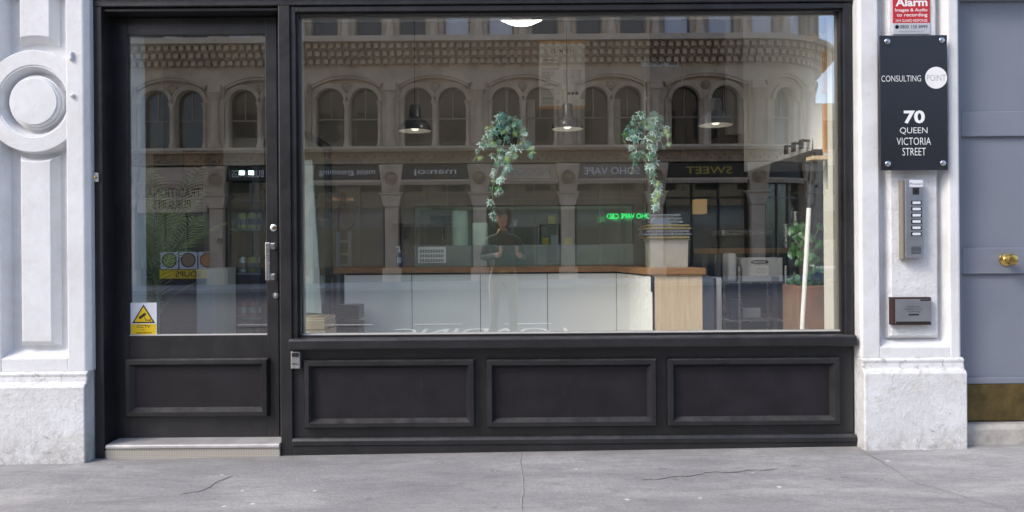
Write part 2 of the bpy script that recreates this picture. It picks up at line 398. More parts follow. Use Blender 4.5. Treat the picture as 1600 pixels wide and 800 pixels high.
def thing(name, label, cat, loc=(0, 0, 0), group=None):
    o = bpy.data.objects.new(name, None); o.empty_display_size = .1; col.objects.link(o)
    o.location = loc; o['label'] = label; o['category'] = cat
    if group: o['group'] = group
    return o
def tag(o, label, cat, group=None):
    o['label'] = label; o['category'] = cat
    if group: o['group'] = group
    return o
def struct(o): o['kind'] = 'structure'; return o
def dup(root, loc=None, label=None, parent=None):
    c = root.copy(); col.objects.link(c); c.parent = parent
    if loc is not None: c.location = loc
    if label: c['label'] = label
    for ch in root.children: dup(ch, parent=c)
    return c

def text(body, x0, x1, z0, z1, y, m, parent, name='lettering', back=False, depth=.0015, weight=0.0, keep=False):
    """lettering fitted into a rectangle on a wall facing the street side (-y), or facing +y with back=True"""
    cu = bpy.data.curves.new('t', 'FONT'); cu.body = body; cu.align_x = 'CENTER'; cu.resolution_u = 3; cu.offset = weight; cu.space_line = .95
    o = bpy.data.objects.new('t', cu); col.objects.link(o)
    dg = bpy.context.evaluated_depsgraph_get()
    me = bpy.data.meshes.new_from_object(o.evaluated_get(dg)); bpy.data.objects.remove(o); bpy.data.curves.remove(cu)
    vs = [v.co.copy() for v in me.vertices]; fs = [list(p.vertices) for p in me.polygons]
    bpy.data.meshes.remove(me)
    ax, bx = min(v.x for v in vs), max(v.x for v in vs); ay, by = min(v.y for v in vs), max(v.y for v in vs)
    sx, sz = (x1-x0)/max(bx-ax, 1e-6), (z1-z0)/max(by-ay, 1e-6)
    if keep: sx = sz = min(sx, sz)
    cx, cz = (x0+x1)/2, (z0+z1)/2
    g = G(); sg = -1 if back else 1
    g.add([(cx + sg*(v.x-(ax+bx)/2)*sx, y, cz+(v.y-(ay+by)/2)*sz) for v in vs], fs)
    me = bpy.data.meshes.new(name); off = Vector((0, 0, 0)); p = parent
    while p is not None: off += p.location; p = p.parent
    me.from_pydata([tuple(Vector(v)-off) for v in g.v], [], g.f); me.materials.append(M[m]); me.update()
    o = bpy.data.objects.new(name, me); col.objects.link(o); o.parent = parent
    return o

# ================================================================== GROUND
SL = 0.009                                                  # the street climbs gently to the right
def gz(x): return SL * x - 0.006
def sheet(name, x0, x1, y0, y1, dz, m, nx=1):
    g = G(); vs = []
    for i in range(nx+1):
        x = x0 + (x1-x0)*i/nx
        vs += [(x, y0, gz(x)+dz), (x, y1, gz(x)+dz)]
    g.add(vs, [(2*i, 2*i+2, 2*i+3, 2*i+1) for i in range(nx)])
    return struct(g.build(name, m))
sheet('ground', -300, 300, -300, 300, -2.9, 'asphalt')
sheet('road', -40, 40, -19.6, -5.2, -.12, 'asphalt')
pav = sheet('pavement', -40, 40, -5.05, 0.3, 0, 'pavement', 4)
sheet('far_pavement', -40, 40, -34, -19.75, 0, 'pavement')
for nm, y0, y1 in (('kerb', -5.2, -5.05), ('far_kerb', -19.75, -19.6)):
    k = G()
    k.add([(-40,y0,gz(-40)-.2),(40,y0,gz(40)-.2),(40,y1,gz(40)-.2),(-40,y1,gz(-40)-.2),(-40,y0,gz(-40)+.002),(40,y0,gz(40)+.002),(40,y1,gz(40)+.002),(-40,y1,gz(-40)+.002)],
          [(0,3,2,1),(4,5,6,7),(0,1,5,4),(1,2,6,5),(2,3,7,6),(3,0,4,7)])
    struct(k.build(nm, 'kerb', bevel=.02))
def ground_strip(name, pts, wd, m, lift):
    g = G(); vs = []
    for i, (x, y) in enumerate(pts):
        a = Vector(pts[max(i-1, 0)]); b = Vector(pts[min(i+1, len(pts)-1)]); d = (b-a).normalized(); n = Vector((-d.y, d.x))
        ww = wd * random.uniform(.5, 1.2) * (0.25 if i in (0, len(pts)-1) else 1)
        for sg in (-1, 1):
            q = Vector((x, y)) + n*ww*sg*.5; vs.append((q.x, q.y, gz(q.x)+lift))
    g.add(vs, [(2*i, 2*i+2, 2*i+3, 2*i+1) for i in range(len(pts)-1)])
    o = g.build(name, m, pav); return o
def GP(px, py):
    """photo pixel on the pavement -> (x, y)"""
    u, v = px-795, 388-py
    c, s = math.cos(ROLL), math.sin(ROLL); u, v = u*c+v*s, -u*s+v*c
    d = F*(H+.006)/-v
    return (u*d/F, d-D)
def jag(pts, n=5, a=.008):
    out = []
    for p, q in zip(pts[:-1], pts[1:]):
        for i in range(n):
            t = i/n; out.append((p[0]+(q[0]-p[0])*t+random.uniform(-a, a), p[1]+(q[1]-p[1])*t+random.uniform(-a, a)))
    return out+[pts[-1]]
M['crack'] = mat('crack_dirt', (.25, .247, .245), .9)
M['smear'] = mat('tyre_smear', (.29, .285, .288), .85, var=.3, vscale=40)
M['pale_line'] = mat('pale_joint', (.36, .355, .35), .85, var=.2, vscale=30)
ground_strip('joint_line', jag([GP(812, 708), GP(816, 740), GP(815, 800)], 7, .006), .009, 'pale_line', .0035)
ground_strip('crack_line', jag([GP(1338, 706), GP(1372, 724), GP(1420, 756), GP(1600, 812)], 9, .012), .0035, 'crack', .0035)
ground_strip('crack_line', jag([GP(1345, 706), GP(1390, 736)], 7, .008), .005, 'crack', .0035)
ground_strip('smear_mark', jag([GP(1005, 752), GP(1060, 747), GP(1110, 741), GP(1160, 740), GP(1215, 737)], 6, .016), .020, 'smear', .0035)
ground_strip('smear_mark', jag([GP(280, 768), GP(318, 762), GP(338, 750), GP(362, 740)], 5, .008), .014, 'smear', .0035)
# road markings seen mirrored in the window
rm = thing('road_lettering', 'white LOADING lettering painted on the road beside the kerb', 'road marking', (-.45, -7.1, gz(0)-.116))
lt = text('LOADING', -1.75, .95, 0, 1, 0, 'road_paint', None, back=True)
lt.data.transform(Matrix(((1,0,0,.4),(0,0,-1,.0),(0,0,0,0.004),(0,0,0,1))))
for v in lt.data.vertices: v.co.y = v.co.y*1.0 + .5
lt.parent = rm
for i in range(6):
    tag(B(-4.6+1.5*i, -3.8+1.5*i, -8.35, -8.25, gz(0)-.118, gz(0)-.110).build('bay_dash', 'road_paint'), ('first', 'second', 'third', 'fourth', 'fifth', 'sixth')[i]+' white dash from the left of the loading bay line on the road', 'road marking', 'loading bay dashes')
tag(B(-30, 30, -5.55, -5.47, -.40, gz(0)-.110).build('kerb_line', 'yellow_line'), 'yellow line painted along the kerb edge', 'road marking')

# ================================================================== STONE PILASTERS
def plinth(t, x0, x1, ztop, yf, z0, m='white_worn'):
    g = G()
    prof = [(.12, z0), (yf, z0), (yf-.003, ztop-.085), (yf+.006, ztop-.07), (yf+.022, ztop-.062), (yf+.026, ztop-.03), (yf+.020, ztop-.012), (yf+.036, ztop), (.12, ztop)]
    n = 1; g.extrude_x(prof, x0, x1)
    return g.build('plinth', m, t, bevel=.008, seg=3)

YS, YFL, YPN = -.062, .012, -.040          # strip face, recess floor, raised panel face
# left pilaster
cxp, czp = P(51, 158, YS); k = (D+YS)/F
t = thing('painted_pilaster', 'white painted stone pilaster with round boss, left of the black door', 'pilaster', (cxp, 0, 0))
zb = PZ(582, -.1, 60); hw = 94*k
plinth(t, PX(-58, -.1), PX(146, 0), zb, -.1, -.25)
ztop = 3.1
g = G(); g.box(cxp-hw+.02, cxp+hw-.02, YFL, .14, zb-.01, ztop); g.build('core', 'white', t)
rw = 52*k
zr = PZ(552, YS, 60)
for sg in (-1, 1):
    g = G(); xa, xb = cxp+sg*rw, cxp+sg*(hw-.055)
    po = [(xa-sg*.018, YFL+.001), (xa, YS), (xb, YS), (xb+sg*.03, YS+.022), (xb+sg*.034, .13), (xa, .13)]
    vs = [(x, y, zb-.002) for x, y in po]+[(x, y, ztop) for x, y in po]; n = len(po)
    g.add(vs, [list(range(n)), list(range(2*n-1, n-1, -1))]+[(i, (i+1) % n, n+(i+1) % n, n+i) for i in range(n)])
    g.build('edge_strip', 'white', t, bevel=.006)
g = G(); g.extrude_x([(.05, zb-.001), (YS+.002, zb-.001), (YS+.002, zr-.03), (YFL+.001, zr+.015), (.05, zr+.015)], cxp-rw, cxp+rw); g.build('panel_sill', 'white', t, bevel=.004)
def radial(cx, cz, prof, rclip, n=120):
    g = G(); vs = []
    for r, y in prof:
        for i in range(n):
            a = 2*math.pi*i/n; rr = min(r*k, rclip/max(abs(math.cos(a)), 1e-6)); vs.append((cx+rr*math.cos(a), y, cz+rr*math.sin(a)))
    fs = []
    for j in range(len(prof)-1):
        for i in range(n): fs.append((j*n+i, j*n+(i+1) % n, (j+1)*n+(i+1) % n, (j+1)*n+i))
    fs.append(list(range((len(prof)-1)*n, len(prof)*n)))
    return g.add(vs, fs)
o = radial(cxp, czp, [(83, YFL+.004), (80, YS+.006), (79, YS+.002), (57, YS+.002), (56, YS+.006), (54, YS+.006), (47, YFL-.004), (43, YFL-.004), (42, YS+.03), (39.5, YS+.03), (38.5, YS+.012), (36.5, YS+.012), (36, YS+.006)], rw+.004).build('boss', 'white', t, bevel=.002)
def curved_panel(top):
    pw = 32*k; b = 9*k; g = G()
    def poly(w, rr, zend):
        pts = []
        for i in range(13):
            x = -w + 2*w*i/12; z = math.sqrt(max(rr*rr - x*x, 0))
            pts.append((cxp+x, czp + (z if top else -z)))
        e = [(cxp+w, zend), (cxp-w, zend)]
        return pts + e
    if top: g.frustum(poly(pw, 94*k, 3.0), poly(pw-b, 104*k, 3.0-b), YFL+.001, YPN)
    else: g.frustum(poly(pw, 86*k, PZ(543, YPN, 60)), poly(pw-b, 94*k, PZ(537, YPN, 60)+.012), YFL+.001, YPN)
    return g.build('raised_panel', 'stucco' if False else 'white', t, bevel=.004)
curved_panel(True); curved_panel(False)
for (px, py, h) in ((112, 88, .05), (114, 150, .022)):
    x, z = P(px, py, YS); G().bevbox(x-.012, x+.012, z-h/2, z+h/2, YS+.002, YS-.016, .004).build('cable_clip', 'white', t, bevel=.004)

# right pilaster
t = thing('painted_pilaster', 'white painted stone pilaster carrying the address sign, right of the shop window', 'pilaster', (PX(1424, YS), 0, 0))
x0, x1 = PX(1344, YS), PX(1502, YS)
zb = PZ(560, -.1, 1424)
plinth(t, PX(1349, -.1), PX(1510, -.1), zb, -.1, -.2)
ra, rb = PX(1374, YS), PX(1484, YS); zr = PZ(537, YS, 1424)
B(x0+.012, x1-.012, YFL, .14, zb-.01, ztop).build('core', 'stucco', t)
for sg, xa, xb in ((-1, ra, x0), (1, rb, x1)):
    g = G(); po = [(xa-sg*.022, YFL+.001), (xa, YS), (xb-sg*.012, YS), (xb, YS+.012), (xb+sg*.004, .13), (xa, .13)]
    vs = [(x, y, zb-.002) for x, y in po]+[(x, y, ztop) for x, y in po]; n = len(po)
    g.add(vs, [list(range(n)), list(range(2*n-1, n-1, -1))]+[(i, (i+1) % n, n+(i+1) % n, n+i) for i in range(n)])
    g.build('edge_strip', 'white', t, bevel=.006)
G().extrude_x([(.05, zb-.001), (YS+.002, zb-.001), (YS+.002, zr-.02), (YFL+.001, zr+.02), (.05, zr+.02)], ra, rb).build('panel_sill', 'white', t, bevel=.004)
pa, pb, pz = PX(1390, YPN), PX(1467, YPN), PZ(525, YPN, 1424)
G().bevbox(pa-.012, pb+.012, pz-.02, 2.9, YFL+.001, YPN, .022).build('raised_panel', 'stucco', t, bevel=.003)
# inner return of the pilasters, behind the frames
# ================================================================== BLACK SHOPFRONT
YG = .062
sf = thing('shopfront', 'black painted timber shopfront with a panelled stall riser and a wide window', 'shopfront', (0, 0, 0))
xl, xr = PX(452, 0), PX(1333, 0)
gx0, gx1, gz0, gz1 = R4(471, 24, 1309, 520, YG)
ztopf = PZ(6, 0, 890); zsill = PZ(521, 0, 890)
B(PX(437, -.012), PX(455, -.012), -.012, .20, -.2, ztopf-.001).build('door_mullion', 'black', sf, bevel=.004)
B(PX(455.6, 0), gx0-.012, 0, .15, zsill-.02, ztopf-.002).build('window_stile', 'black', sf, bevel=.004)
B(gx1+.012, xr, 0, .15, zsill-.02, ztopf-.002).build('window_stile', 'black', sf, bevel=.004)
B(gx0-.0115, gx1+.0115, .001, .15, gz1+.012, ztopf-.003).build('window_head', 'black', sf, bevel=.004)
# glazing bead
G().frame(gx0-.016, gx1+.016, gz0-.016, gz1+.016, .016, .022, .058).build('glazing_bead', 'black', sf, bevel=.002)
G().frame(gx0-.02, gx1+.02, gz0-.02, gz1+.02, .024, .073, .12).build('inner_bead', 'sash', sf)
def pane(x0, x1, y0, y1, z0, z1, name, m, par):
    g = G(); g.box(x0, x1, y0, y1, z0, z1); g.m = [1, 1, 0, 1, 1, 1]
    return g.build(name, [m, 'clear'], par)
pane(gx0-.014, gx1+.014, YG, YG+.008, gz0-.014, gz1+.014, 'window_pane', 'glass', sf)
B(gx0, gx1, .045, .0585, gz0-.003, gz0+.007).build('putty_line', 'pale_grey', sf)
# head over everything (door + window)
xd0 = PX(147, -.008)
ztd = PZ(5, -.008, 290)
B(xd0, xr+.003, -.010, .20, ztopf, ztopf+.045).build('head_board', 'black', sf, bevel=.005)
B(xd0, xr+.03, -.028, .10, ztopf+.046, ztopf+.058).build('drip_fillet', 'pale_grey', sf)
# sill
sx0, sx1 = PX(450, -.06), PX(1338, -.06)
sz0, sz1 = PZ(544, -.06, 890), PZ(527, -.06, 890)
G().extrude_x([(.14, sz0+.004), (-.058, sz0), (-.064, sz0+.008), (-.064, sz1-.010), (-.055, sz1), (.022, gz0-.012), (.14, gz0-.012)], sx0, sx1).build('sill', 'black', sf, bevel=.004)
# stall riser with three panels
zr0, zr1 = PZ(684, 0, 890), sz0+.002
B(PX(455.6, .006), xr, .012, .10, -.15, zr1).build('stall_riser', 'black', sf)
for (a, b, c, d) in ((475, 562, 742, 668.5), (760, 561, 1026, 667), (1043, 559.5, 1312, 665)):
    x0, x1, z0, z1 = R4(a, b, c, d, -.012)
    g = G()
    mw = .052
    po = lambda i: [(x0+i, z0+i), (x1-i, z0+i), (x1-i, z1-i), (x0+i, z1-i)]
    rings = [(0, .0115), (0, -.016), (.007, -.025), (mw*.58, -.027), (mw*.72, -.014), (mw, .011)]
    vs = []; fs = []
    for i, y in rings: vs += [(x, y, z) for x, z in po(i)]
    for j in range(len(rings)-1):
        for i in range(4): fs.append((j*4+i, j*4+(i+1) % 4, (j+1)*4+(i+1) % 4, (j+1)*4+i))
    g.add(vs, fs); g.build('panel_moulding', 'black', sf)
    B(x0+mw-.004, x1-mw+.004, .0085, .0118, z0+mw-.004, z1-mw+.004).build('riser_panel', 'black_in', sf)
G().extrude_x([(.10, -.15), (-.010, -.15), (-.012, PZ(694, 0)), (-.020, PZ(693, 0)), (-.020, PZ(686, 0)), (-.010, PZ(682, 0)), (.10, PZ(682, 0))], PX(455.6, 0), xr+.008).build('skirting', 'black', sf, bevel=.004)
# door frame (architrave) at the left
B(xd0, PX(161, -.008), -.008, .20, -.2, ztopf-.001).build('door_jamb', 'black', sf, bevel=.004)
B(PX(161, -.008)-.002, PX(166, .03), .03, .20, -.2, ztopf-.004).build('door_stop', 'black', sf, bevel=.003)
YD = .112
B(PX(166, .03)-.01, PX(437, 0)-.001, .012, .20, PZ(26, YD, 300), ztopf-.003).build('door_head', 'black', sf, bevel=.004)

# ================================================================== DOOR
dr = thing('shop_door', 'black timber shop door with a tall glass panel and steel pull handle', 'door', (PX(176, YD), YD, .06))
dx0, dx1 = PX(176, YD), PX(434.5, YD)
dz0, dz1 = PZ(685, YD, 300), PZ(27, YD, 300)
hx0, hx1, hz0, hz1 = R4(200, 54, 415.5, 524, YD)
YB = YD+.045
B(dx0, hx0, YD, YB, dz0, dz1).build('stile', 'black', dr, bevel=.003)
B(hx1, dx1, YD, YB, dz0, dz1).build('stile', 'black', dr, bevel=.003)
B(hx0, hx1, YD+.0005, YB, hz1, dz1-.001).build('top_rail', 'black', dr, bevel=.002)
B(hx0, hx1, YD+.0005, YB, dz0+.001, hz0).build('bottom_rail', 'black', dr, bevel=.002)
pane(hx0-.003, hx1+.003, YD+.018, YD+.026, hz0-.003, hz1+.003, 'door_pane', 'door_glass', dr)
B(hx0, hx1, YD+.004, YD+.0175, hz0, hz0+.006).build('putty_line', 'pale_grey', dr)
x0, x1, z0, z1 = R4(196, 560, 420, 651, YD-.016)
g = G(); rings = [(0, YD), (0, YD-.024), (.008, YD-.034), (.030, YD-.036), (.040, YD-.022), (.054, YD-.003)]
vs = []; fs = []
for i, y in rings: vs += [(x0+i, y, z0+i), (x1-i, y, z0+i), (x1-i, y, z1-i), (x0+i, y, z1-i)]
for j in range(len(rings)-1):
    for i in range(4): fs.append((j*4+i, j*4+(i+1) % 4, (j+1)*4+(i+1) % 4, (j+1)*4+i))
g.add(vs, fs); g.build('panel_moulding', 'black', dr)
B(x0+.05, x1-.05, YD-.0045, YD+.001, z0+.05, z1-.05).build('door_panel', 'black_in', dr)
# furniture
def disc(px, py, r, y, m, par, name, th=.008):
    x, z = P(px, py, y); return G().lathe([(r, 0), (r, -th*.7), (r*.85, -th), (0.0, -th)], (x, y, z), 24, 'y').build(name, m, par, smooth=True)
lk = disc(428, 356, .021, YD, 'steel', dr, 'lock_cylinder'); disc(428, 356, .010, YD-.008, 'brass_dull', lk, 'keyway', .003)
lk = disc(431, 462, .017, YD, 'steel', dr, 'lock_cylinder'); disc(431, 462, .008, YD-.008, 'steel_dull', lk, 'keyway', .003)
x0, x1, z0, z1 = R4(415, 379, 422, 438, YD-.06)
hd = G(); hd.box(x0, x1, YD-.066, YD-.05, z0, z1)
h = hd.build('pull_handle', 'steel', dr, bevel=.003)
for py in (384.5, 432):
    a, zc = P(428, py, YD)
    g = G(); g.box(x0+.004, a+.02, YD-.060, YD-.048, zc-.014, zc+.014); g.box(a-.004, a+.022, YD-.05, YD+.001, zc-.018, zc+.018)
    br = g.build('handle_bracket', 'steel', h, bevel=.002)
# seam between door and mullion
B(PX(434.6, YD), PX(437, 0)+.004, YD+.012, YD+.03, dz0, dz1).build('draught_strip', 'sash', dr)
# threshold
st = thing('door_step', 'low doorstep with pale nosing and perforated metal riser', 'doorstep', (PX(300, -.02), 0, -.03))
qx0, qx1 = PX(163, -.03), PX(434.5, -.03); zt = PZ(693, -.03, 300)
G().extrude_x([(.16, zt), (-.028, zt-.004), (-.036, zt-.010), (-.036, zt-.024), (-.028, zt-.030), (.16, zt-.030)], qx0, qx1).build('nosing', 'alu', st, bevel=.003)
B(qx0+.002, qx1-.002, -.026, .10, -.15, zt-.031).build('riser', 'mesh_beige', st)
tag(B(PX(147, -.004), qx0-.002, -.004, .12, -.15, PZ(703, 0, 155)).build('broken_stone', 'stone_step', bevel=.012), 'small broken stone stub between left plinth and doorstep', 'stone')
tag(B(qx1+.002, PX(452, -.004), -.006, .12, -.15, PZ(706, 0, 443)).build('broken_stone', 'stone_step', bevel=.015), 'small rough stone stub under the door mullion', 'stone')

# small fittings
x0, x1, z0, z1 = R4(453.5, 548, 470, 577, -.03)
ks = thing('key_safe', 'small grey key safe fixed under the left end of the window sill', 'key safe', ((x0+x1)/2, 0, z0))
G().bevbox(x0, x1, z0, z1, .011, -.034, .004).build('body', 'steel_dull', ks, bevel=.004)
G().frustum([(x0+.008, z1-.012), (x0+.012, z1-.036), (x1-.012, z1-.036), (x1-.008, z1-.012)], [(x0+.010, z1-.014), (x0+.013, z1-.034), (x1-.013, z1-.034), (x1-.010, z1-.014)], -.033, -.037).build('dial_window', 'text_black', ks)
text('Miles', x0+.013, x1-.013, z0+.026, z0+.036, -.0355, 'text_black', ks, weight=.01)
x0, x1, z0, z1 = R4(145, 270, 153.5, 284, -.02)
db = thing('door_bell', 'small brass doorbell push on the door frame edge', 'doorbell', ((x0+x1)/2, 0, z0))
B(x0, x1, -.022, -.0085, z0, z1).build('plate', 'alu', db, bevel=.003)
G().lathe([(.008, 0), (.007, -.006), (0, -.007)], ((x0+x1)/2+.002, -.022, (z0+z1)/2), 14, 'y').build('button', 'brass', db, smooth=True)

# CCTV sticker on the door glass
x0, x1, z0, z1 = R4(203.5, 473, 244.5, 525, YD+.01)
cs = thing('cctv_sign', 'white and yellow CCTV in operation notice stuck on the door glass', 'sign', ((x0+x1)/2, YD, z0))
yy = YD+.013
B(x0, x1, yy, yy+.003, z0, z1).build('backing', 'sticker', cs)
wd, hh = x1-x0, z1-z0
B(x0+.004, x1-.004, yy-.0006, yy, z0+.004, z0+hh*.36).build('caption_band', 'yellow', cs)
cx = (x0+x1)/2
def tri(s, y0, y1): 
    b = z0+hh*.385; c = b+hh*.2
    pts = [(cx-wd*.44, b), (cx+wd*.44, b), (cx, z0+hh*.95)]
    return G().prism([(cx+(x-cx)*s, c+(z-c)*s) for x, z in pts], y0, y1)
tri(1, yy-.0006, yy).build('triangle_border', 'text_black', cs)
tri(.80, yy-.0012, yy-.0007).build('triangle', 'yellow', cs)
u = wd/200
g = G(); zc = z0+hh*.62
def rp(pts): return [(cx+(a)*u, zc+b*u) for a, b in pts]
g.prism(rp([(-38, -14), (-28, -30), (22, 4), (12, 22)]), yy-.0018, yy-.0013)
g.prism(rp([(4, -8), (10, -12), (20, -34), (14, -34)]), yy-.0018, yy-.0013)
g.prism(rp([(14, -34), (50, -34), (50, -40), (14, -40)]), yy-.0018, yy-.0013)
g.prism(rp([(48, -26), (54, -26), (54, -48), (48, -48)]), yy-.0018, yy-.0013)
g.build('camera_symbol', 'text_black', cs)
text('CCTV', x0+wd*.24, x1-wd*.24, z0+hh*.245, z0+hh*.33, yy-.0012, 'text_black', cs, weight=.01)
text('in', cx-wd*.05, cx+wd*.05, z0+hh*.165, z0+hh*.215, yy-.0012, 'text_black', cs)
text('operation', x0+wd*.2, x1-wd*.2, z0+hh*.05, z0+hh*.135, yy-.0012, 'text_black', cs)

# ================================================================== SIGNS ON THE RIGHT PILASTER
ysn = -.095
x0, x1, z0, z1 = R4(1375.5, 55, 1480.5, 266, ysn)
sg = thing('address_sign', 'slate coloured address sign reading CONSULTING POINT 70 QUEEN VICTORIA STREET', 'sign', ((x0+x1)/2, -.06, z0))
B(x0, x1, ysn, ysn+.010, z0, z1).build('board', 'sign_navy', sg, bevel=.0015)
def sb(px, py): return P(px, py, ysn)
for px, py in ((1386, 65), (1471, 63), (1387, 256), (1473, 255)):
    x, z = sb(px, py)
    G().lathe([(.0055, .05), (.0055, .0)], (x, ysn, z), 10, 'y').build('standoff', 'steel', sg, smooth=True)
    G().lathe([(.0155, -.0005), (.0155, -.006), (.012, -.009), (0, -.0095)], (x, ysn, z), 20, 'y').build('screw_cap', 'steel', sg, smooth=True)
x, z = sb(1462.5, 121.5)
G().lathe([(.0605, -.0004), (.0605, -.0012), (0, -.0012)], (x, ysn, z), 48, 'y').build('white_disc', 'text_white', sg)
def sl(body, a, b, c, d, m='text_white', yo=-.0009, **kw):
    x0, x1, z0, z1 = R4(a, b, c, d, ysn); return text(body, x0, x1, z0, z1, ysn+yo, m, sg, **kw)
sl('CONSULTING', 1377, 118, 1439, 127.5, weight=-.010)
sl('POINT', 1448, 117, 1477.5, 126.5, 'text_grey', -.0018, weight=-.014)
sl('70', 1412, 172.5, 1445, 193, weight=.035)
sl('QUEEN', 1406, 199, 1449, 210, weight=-.008)
sl('VICTORIA', 1401, 215, 1454.5, 226.5, weight=-.008)
sl('STREET', 1410, 231, 1446.5, 243, weight=-.008)
# alarm notice
ya = YPN-.006
x0, x1, z0, z1 = R4(1395.5, -42, 1453, 53, ya)
al = thing('alarm_notice', 'red and silver alarm company notice above the address sign', 'sign', ((x0+x1)/2, YPN, z0))
zs = PZ(36, ya, 1424)
B(x0, x1, ya, YPN-.0002, z0, zs).build('silver_field', 'sticker_grey', al)
B(x0, x1, ya, YPN-.0002, zs+.0002, z1).build('red_field', 'red', al)
def at(body, a, b, c, d, m='text_white', **kw):
    p = R4(a, b, c, d, ya); return text(body, *p, ya-.0008, m, al, **kw)
at('Alarm', 1399, -3, 1449, 10, weight=.03)
at('Images & Audio', 1398.5, 13, 1449, 19.5, weight=.012)
at('to recording', 1401, 20.5, 1449, 27.5, weight=.012)
at('24/4 GUARD RESPONSE', 1399, 30, 1449, 34.3)
at('0800 158 8999', 1406, 39, 1449, 44.5, 'text_black')
at('www.verisure.co.uk', 1404, 47, 1443.5, 50.5, 'text_grey')
at('WARNING', 1400, -24, 1449, -12, weight=.03)
xp, zp = P(1401.5, 42, ya); G().lathe([(.011, 0), (.011, -.0008), (.008, -.0008), (.008, 0)], (xp, ya, zp), 18, 'y').build('phone_symbol', 'text_black', al)
# intercom
yi = -.092
x0, x1, z0, z1 = R4(1411.5, 280, 1443.5, 405, yi)
ic = thing('intercom_panel', 'grey metal intercom panel with six name buttons and a camera', 'intercom', ((x0+x1)/2, YPN, z0))
B(x0+.012, x1, yi, YPN, z0+.006, z1).build('housing', 'steel_dull', ic, bevel=.004)
B(x0, x0+.0118, yi+.012, YPN, z0, z1-.004).build('rain_hood_side', 'sash', ic, bevel=.002)
px_ = lambda a, b, c, d: R4(a, b, c, d, yi)
q = px_(1421, 281, 1442, 292); B(q[0], q[1], yi-.001, yi-.0002, q[2], q[3]).build('name_sticker', 'sticker', ic)
q = px_(1422, 285.5, 1441, 289); text('Protech', *q, yi-.0015, 'can_purple', ic)
q = px_(1426, 293.5, 1436, 304); B(q[0], q[1], yi-.002, yi-.0002, q[2], q[3]).build('camera_window', 'text_black', ic); 
G().lathe([(.006, 0), (.005, -.003), (0, -.004)], ((q[0]+q[1])/2, yi-.002, (q[2]+q[3])/2), 14, 'y').build('lens', 'dark_pane', ic, smooth=True)
for i in range(6):
    yb_ = 316.8+9.75*i
    q = px_(1423.5, yb_-3.2, 1440, yb_+3.2); bt = B(q[0], q[1], yi-.003, yi-.0002, q[2], q[3]).build('call_button', 'text_black', ic, bevel=.001)
    q = px_(1425.5, yb_-2, 1438, yb_+2); B(q[0], q[1], yi-.0038, yi-.0031, q[2], q[3]).build('name_card', 'sticker', bt)
for i in range(6):
    q = px_(1424, 385.5+2*i, 1439, 386.4+2*i); B(q[0], q[1], yi-.0012, yi-.0002, q[2], q[3]).build('speaker_slot', 'text_black', ic)
q = px_(1424, 377, 1439, 377.8); B(q[0], q[1], yi-.0012, yi-.0002, q[2], q[3]).build('engraved_line', 'text_grey', ic)
# owner plaque
yp = -.082
x0, x1, z0, z1 = R4(1394.5, 464.5, 1456, 508, yp)
pl = thing('owner_plaque', 'small silver plaque in a brown frame below the intercom', 'plaque', ((x0+x1)/2, YPN, z0))
B(x0, x1, yp+.004, YPN, z0, z1).build('frame', 'plaque_frame', pl, bevel=.002)
B(x0+.016, x1-.004, yp, yp+.0038, z0+.012, z1-.010).build('plate', 'steel_dull', pl)
pq = lambda a, b, c, d: R4(a, b, c, d, yp)
for body, b in (('Owned by the', 479.5), ('Desolation Group', 483.2), ('Incorporating', 487)):
    ww = 10 if body != 'Desolation Group' else 13.5
    text(body, *pq(1427.5-ww, b-1.4, 1427.5+ww, b+1.4), yp-.0006, 'text_black', pl)
for q in (pq(1420, 490.5, 1436, 493), pq(1438, 467.7, 1454, 470), pq(1400, 502.3, 1454, 504.8)):
    B(q[0], q[1], yp-.0006, yp-.0001, q[2], q[3]).build('printed_bar', 'text_black', pl)

# ================================================================== GREY DOOR AT THE RIGHT
YN = .05
nd = thing('panelled_door', 'grey panelled street door with brass knob and brass kick plate', 'door', (PX(1600, YN), YN, .1))
nx0 = PX(1496, YN); nx1 = nx0+1.15
zk0, zk1 = PZ(657, YN, 1560), PZ(600, YN, 1560)
B(nx0, nx1, YN+.022, YN+.05, zk0, 3.0).build('leaf', 'grey_door', nd)
B(nx0, PX(1503.5, YN), YN, YN+.021, zk1, 3.0).build('stile', 'grey_door', nd, bevel=.004)
B(nx1-.1, nx1, YN, YN+.021, zk1, 3.0).build('stile', 'grey_door', nd, bevel=.004)
for a, b in ((-60, 1), (174, 213), (387, 428), (590, 600)):
    B(PX(1503.5, YN)+.0005, nx1-.1005, YN+.001, YN+.021, PZ(b, YN, 1560), PZ(a, YN, 1560)).build('rail', 'grey_door', nd, bevel=.005, seg=3)
B(nx0, nx1, YN-.004, YN+.021, zk0, zk1-.001).build('kick_plate', 'brass_dull', nd, bevel=.002)
x, z = P(1571, 405.5, YN)
kb = G().lathe([(.038, 0), (.036, -.006), (.02, -.010), (.014, -.018), (.014, -.035), (.030, -.044), (.034, -.058), (.026, -.072), (0, -.076)], (x, YN, z), 28, 'y').build('knob', 'brass', nd, smooth=True)
tag(G().extrude_x([(.3, -.2), (-.028, -.2), (-.022, PZ(672, -.03, 1556)), (-.01, PZ(664, -.02, 1556)), (.3, zk0-.006)], PX(1504, -.03), PX(1504, -.03)+1.25).build('stone_step', 'stone_step', bevel=.012), 'worn stone step under the grey panelled door', 'step')

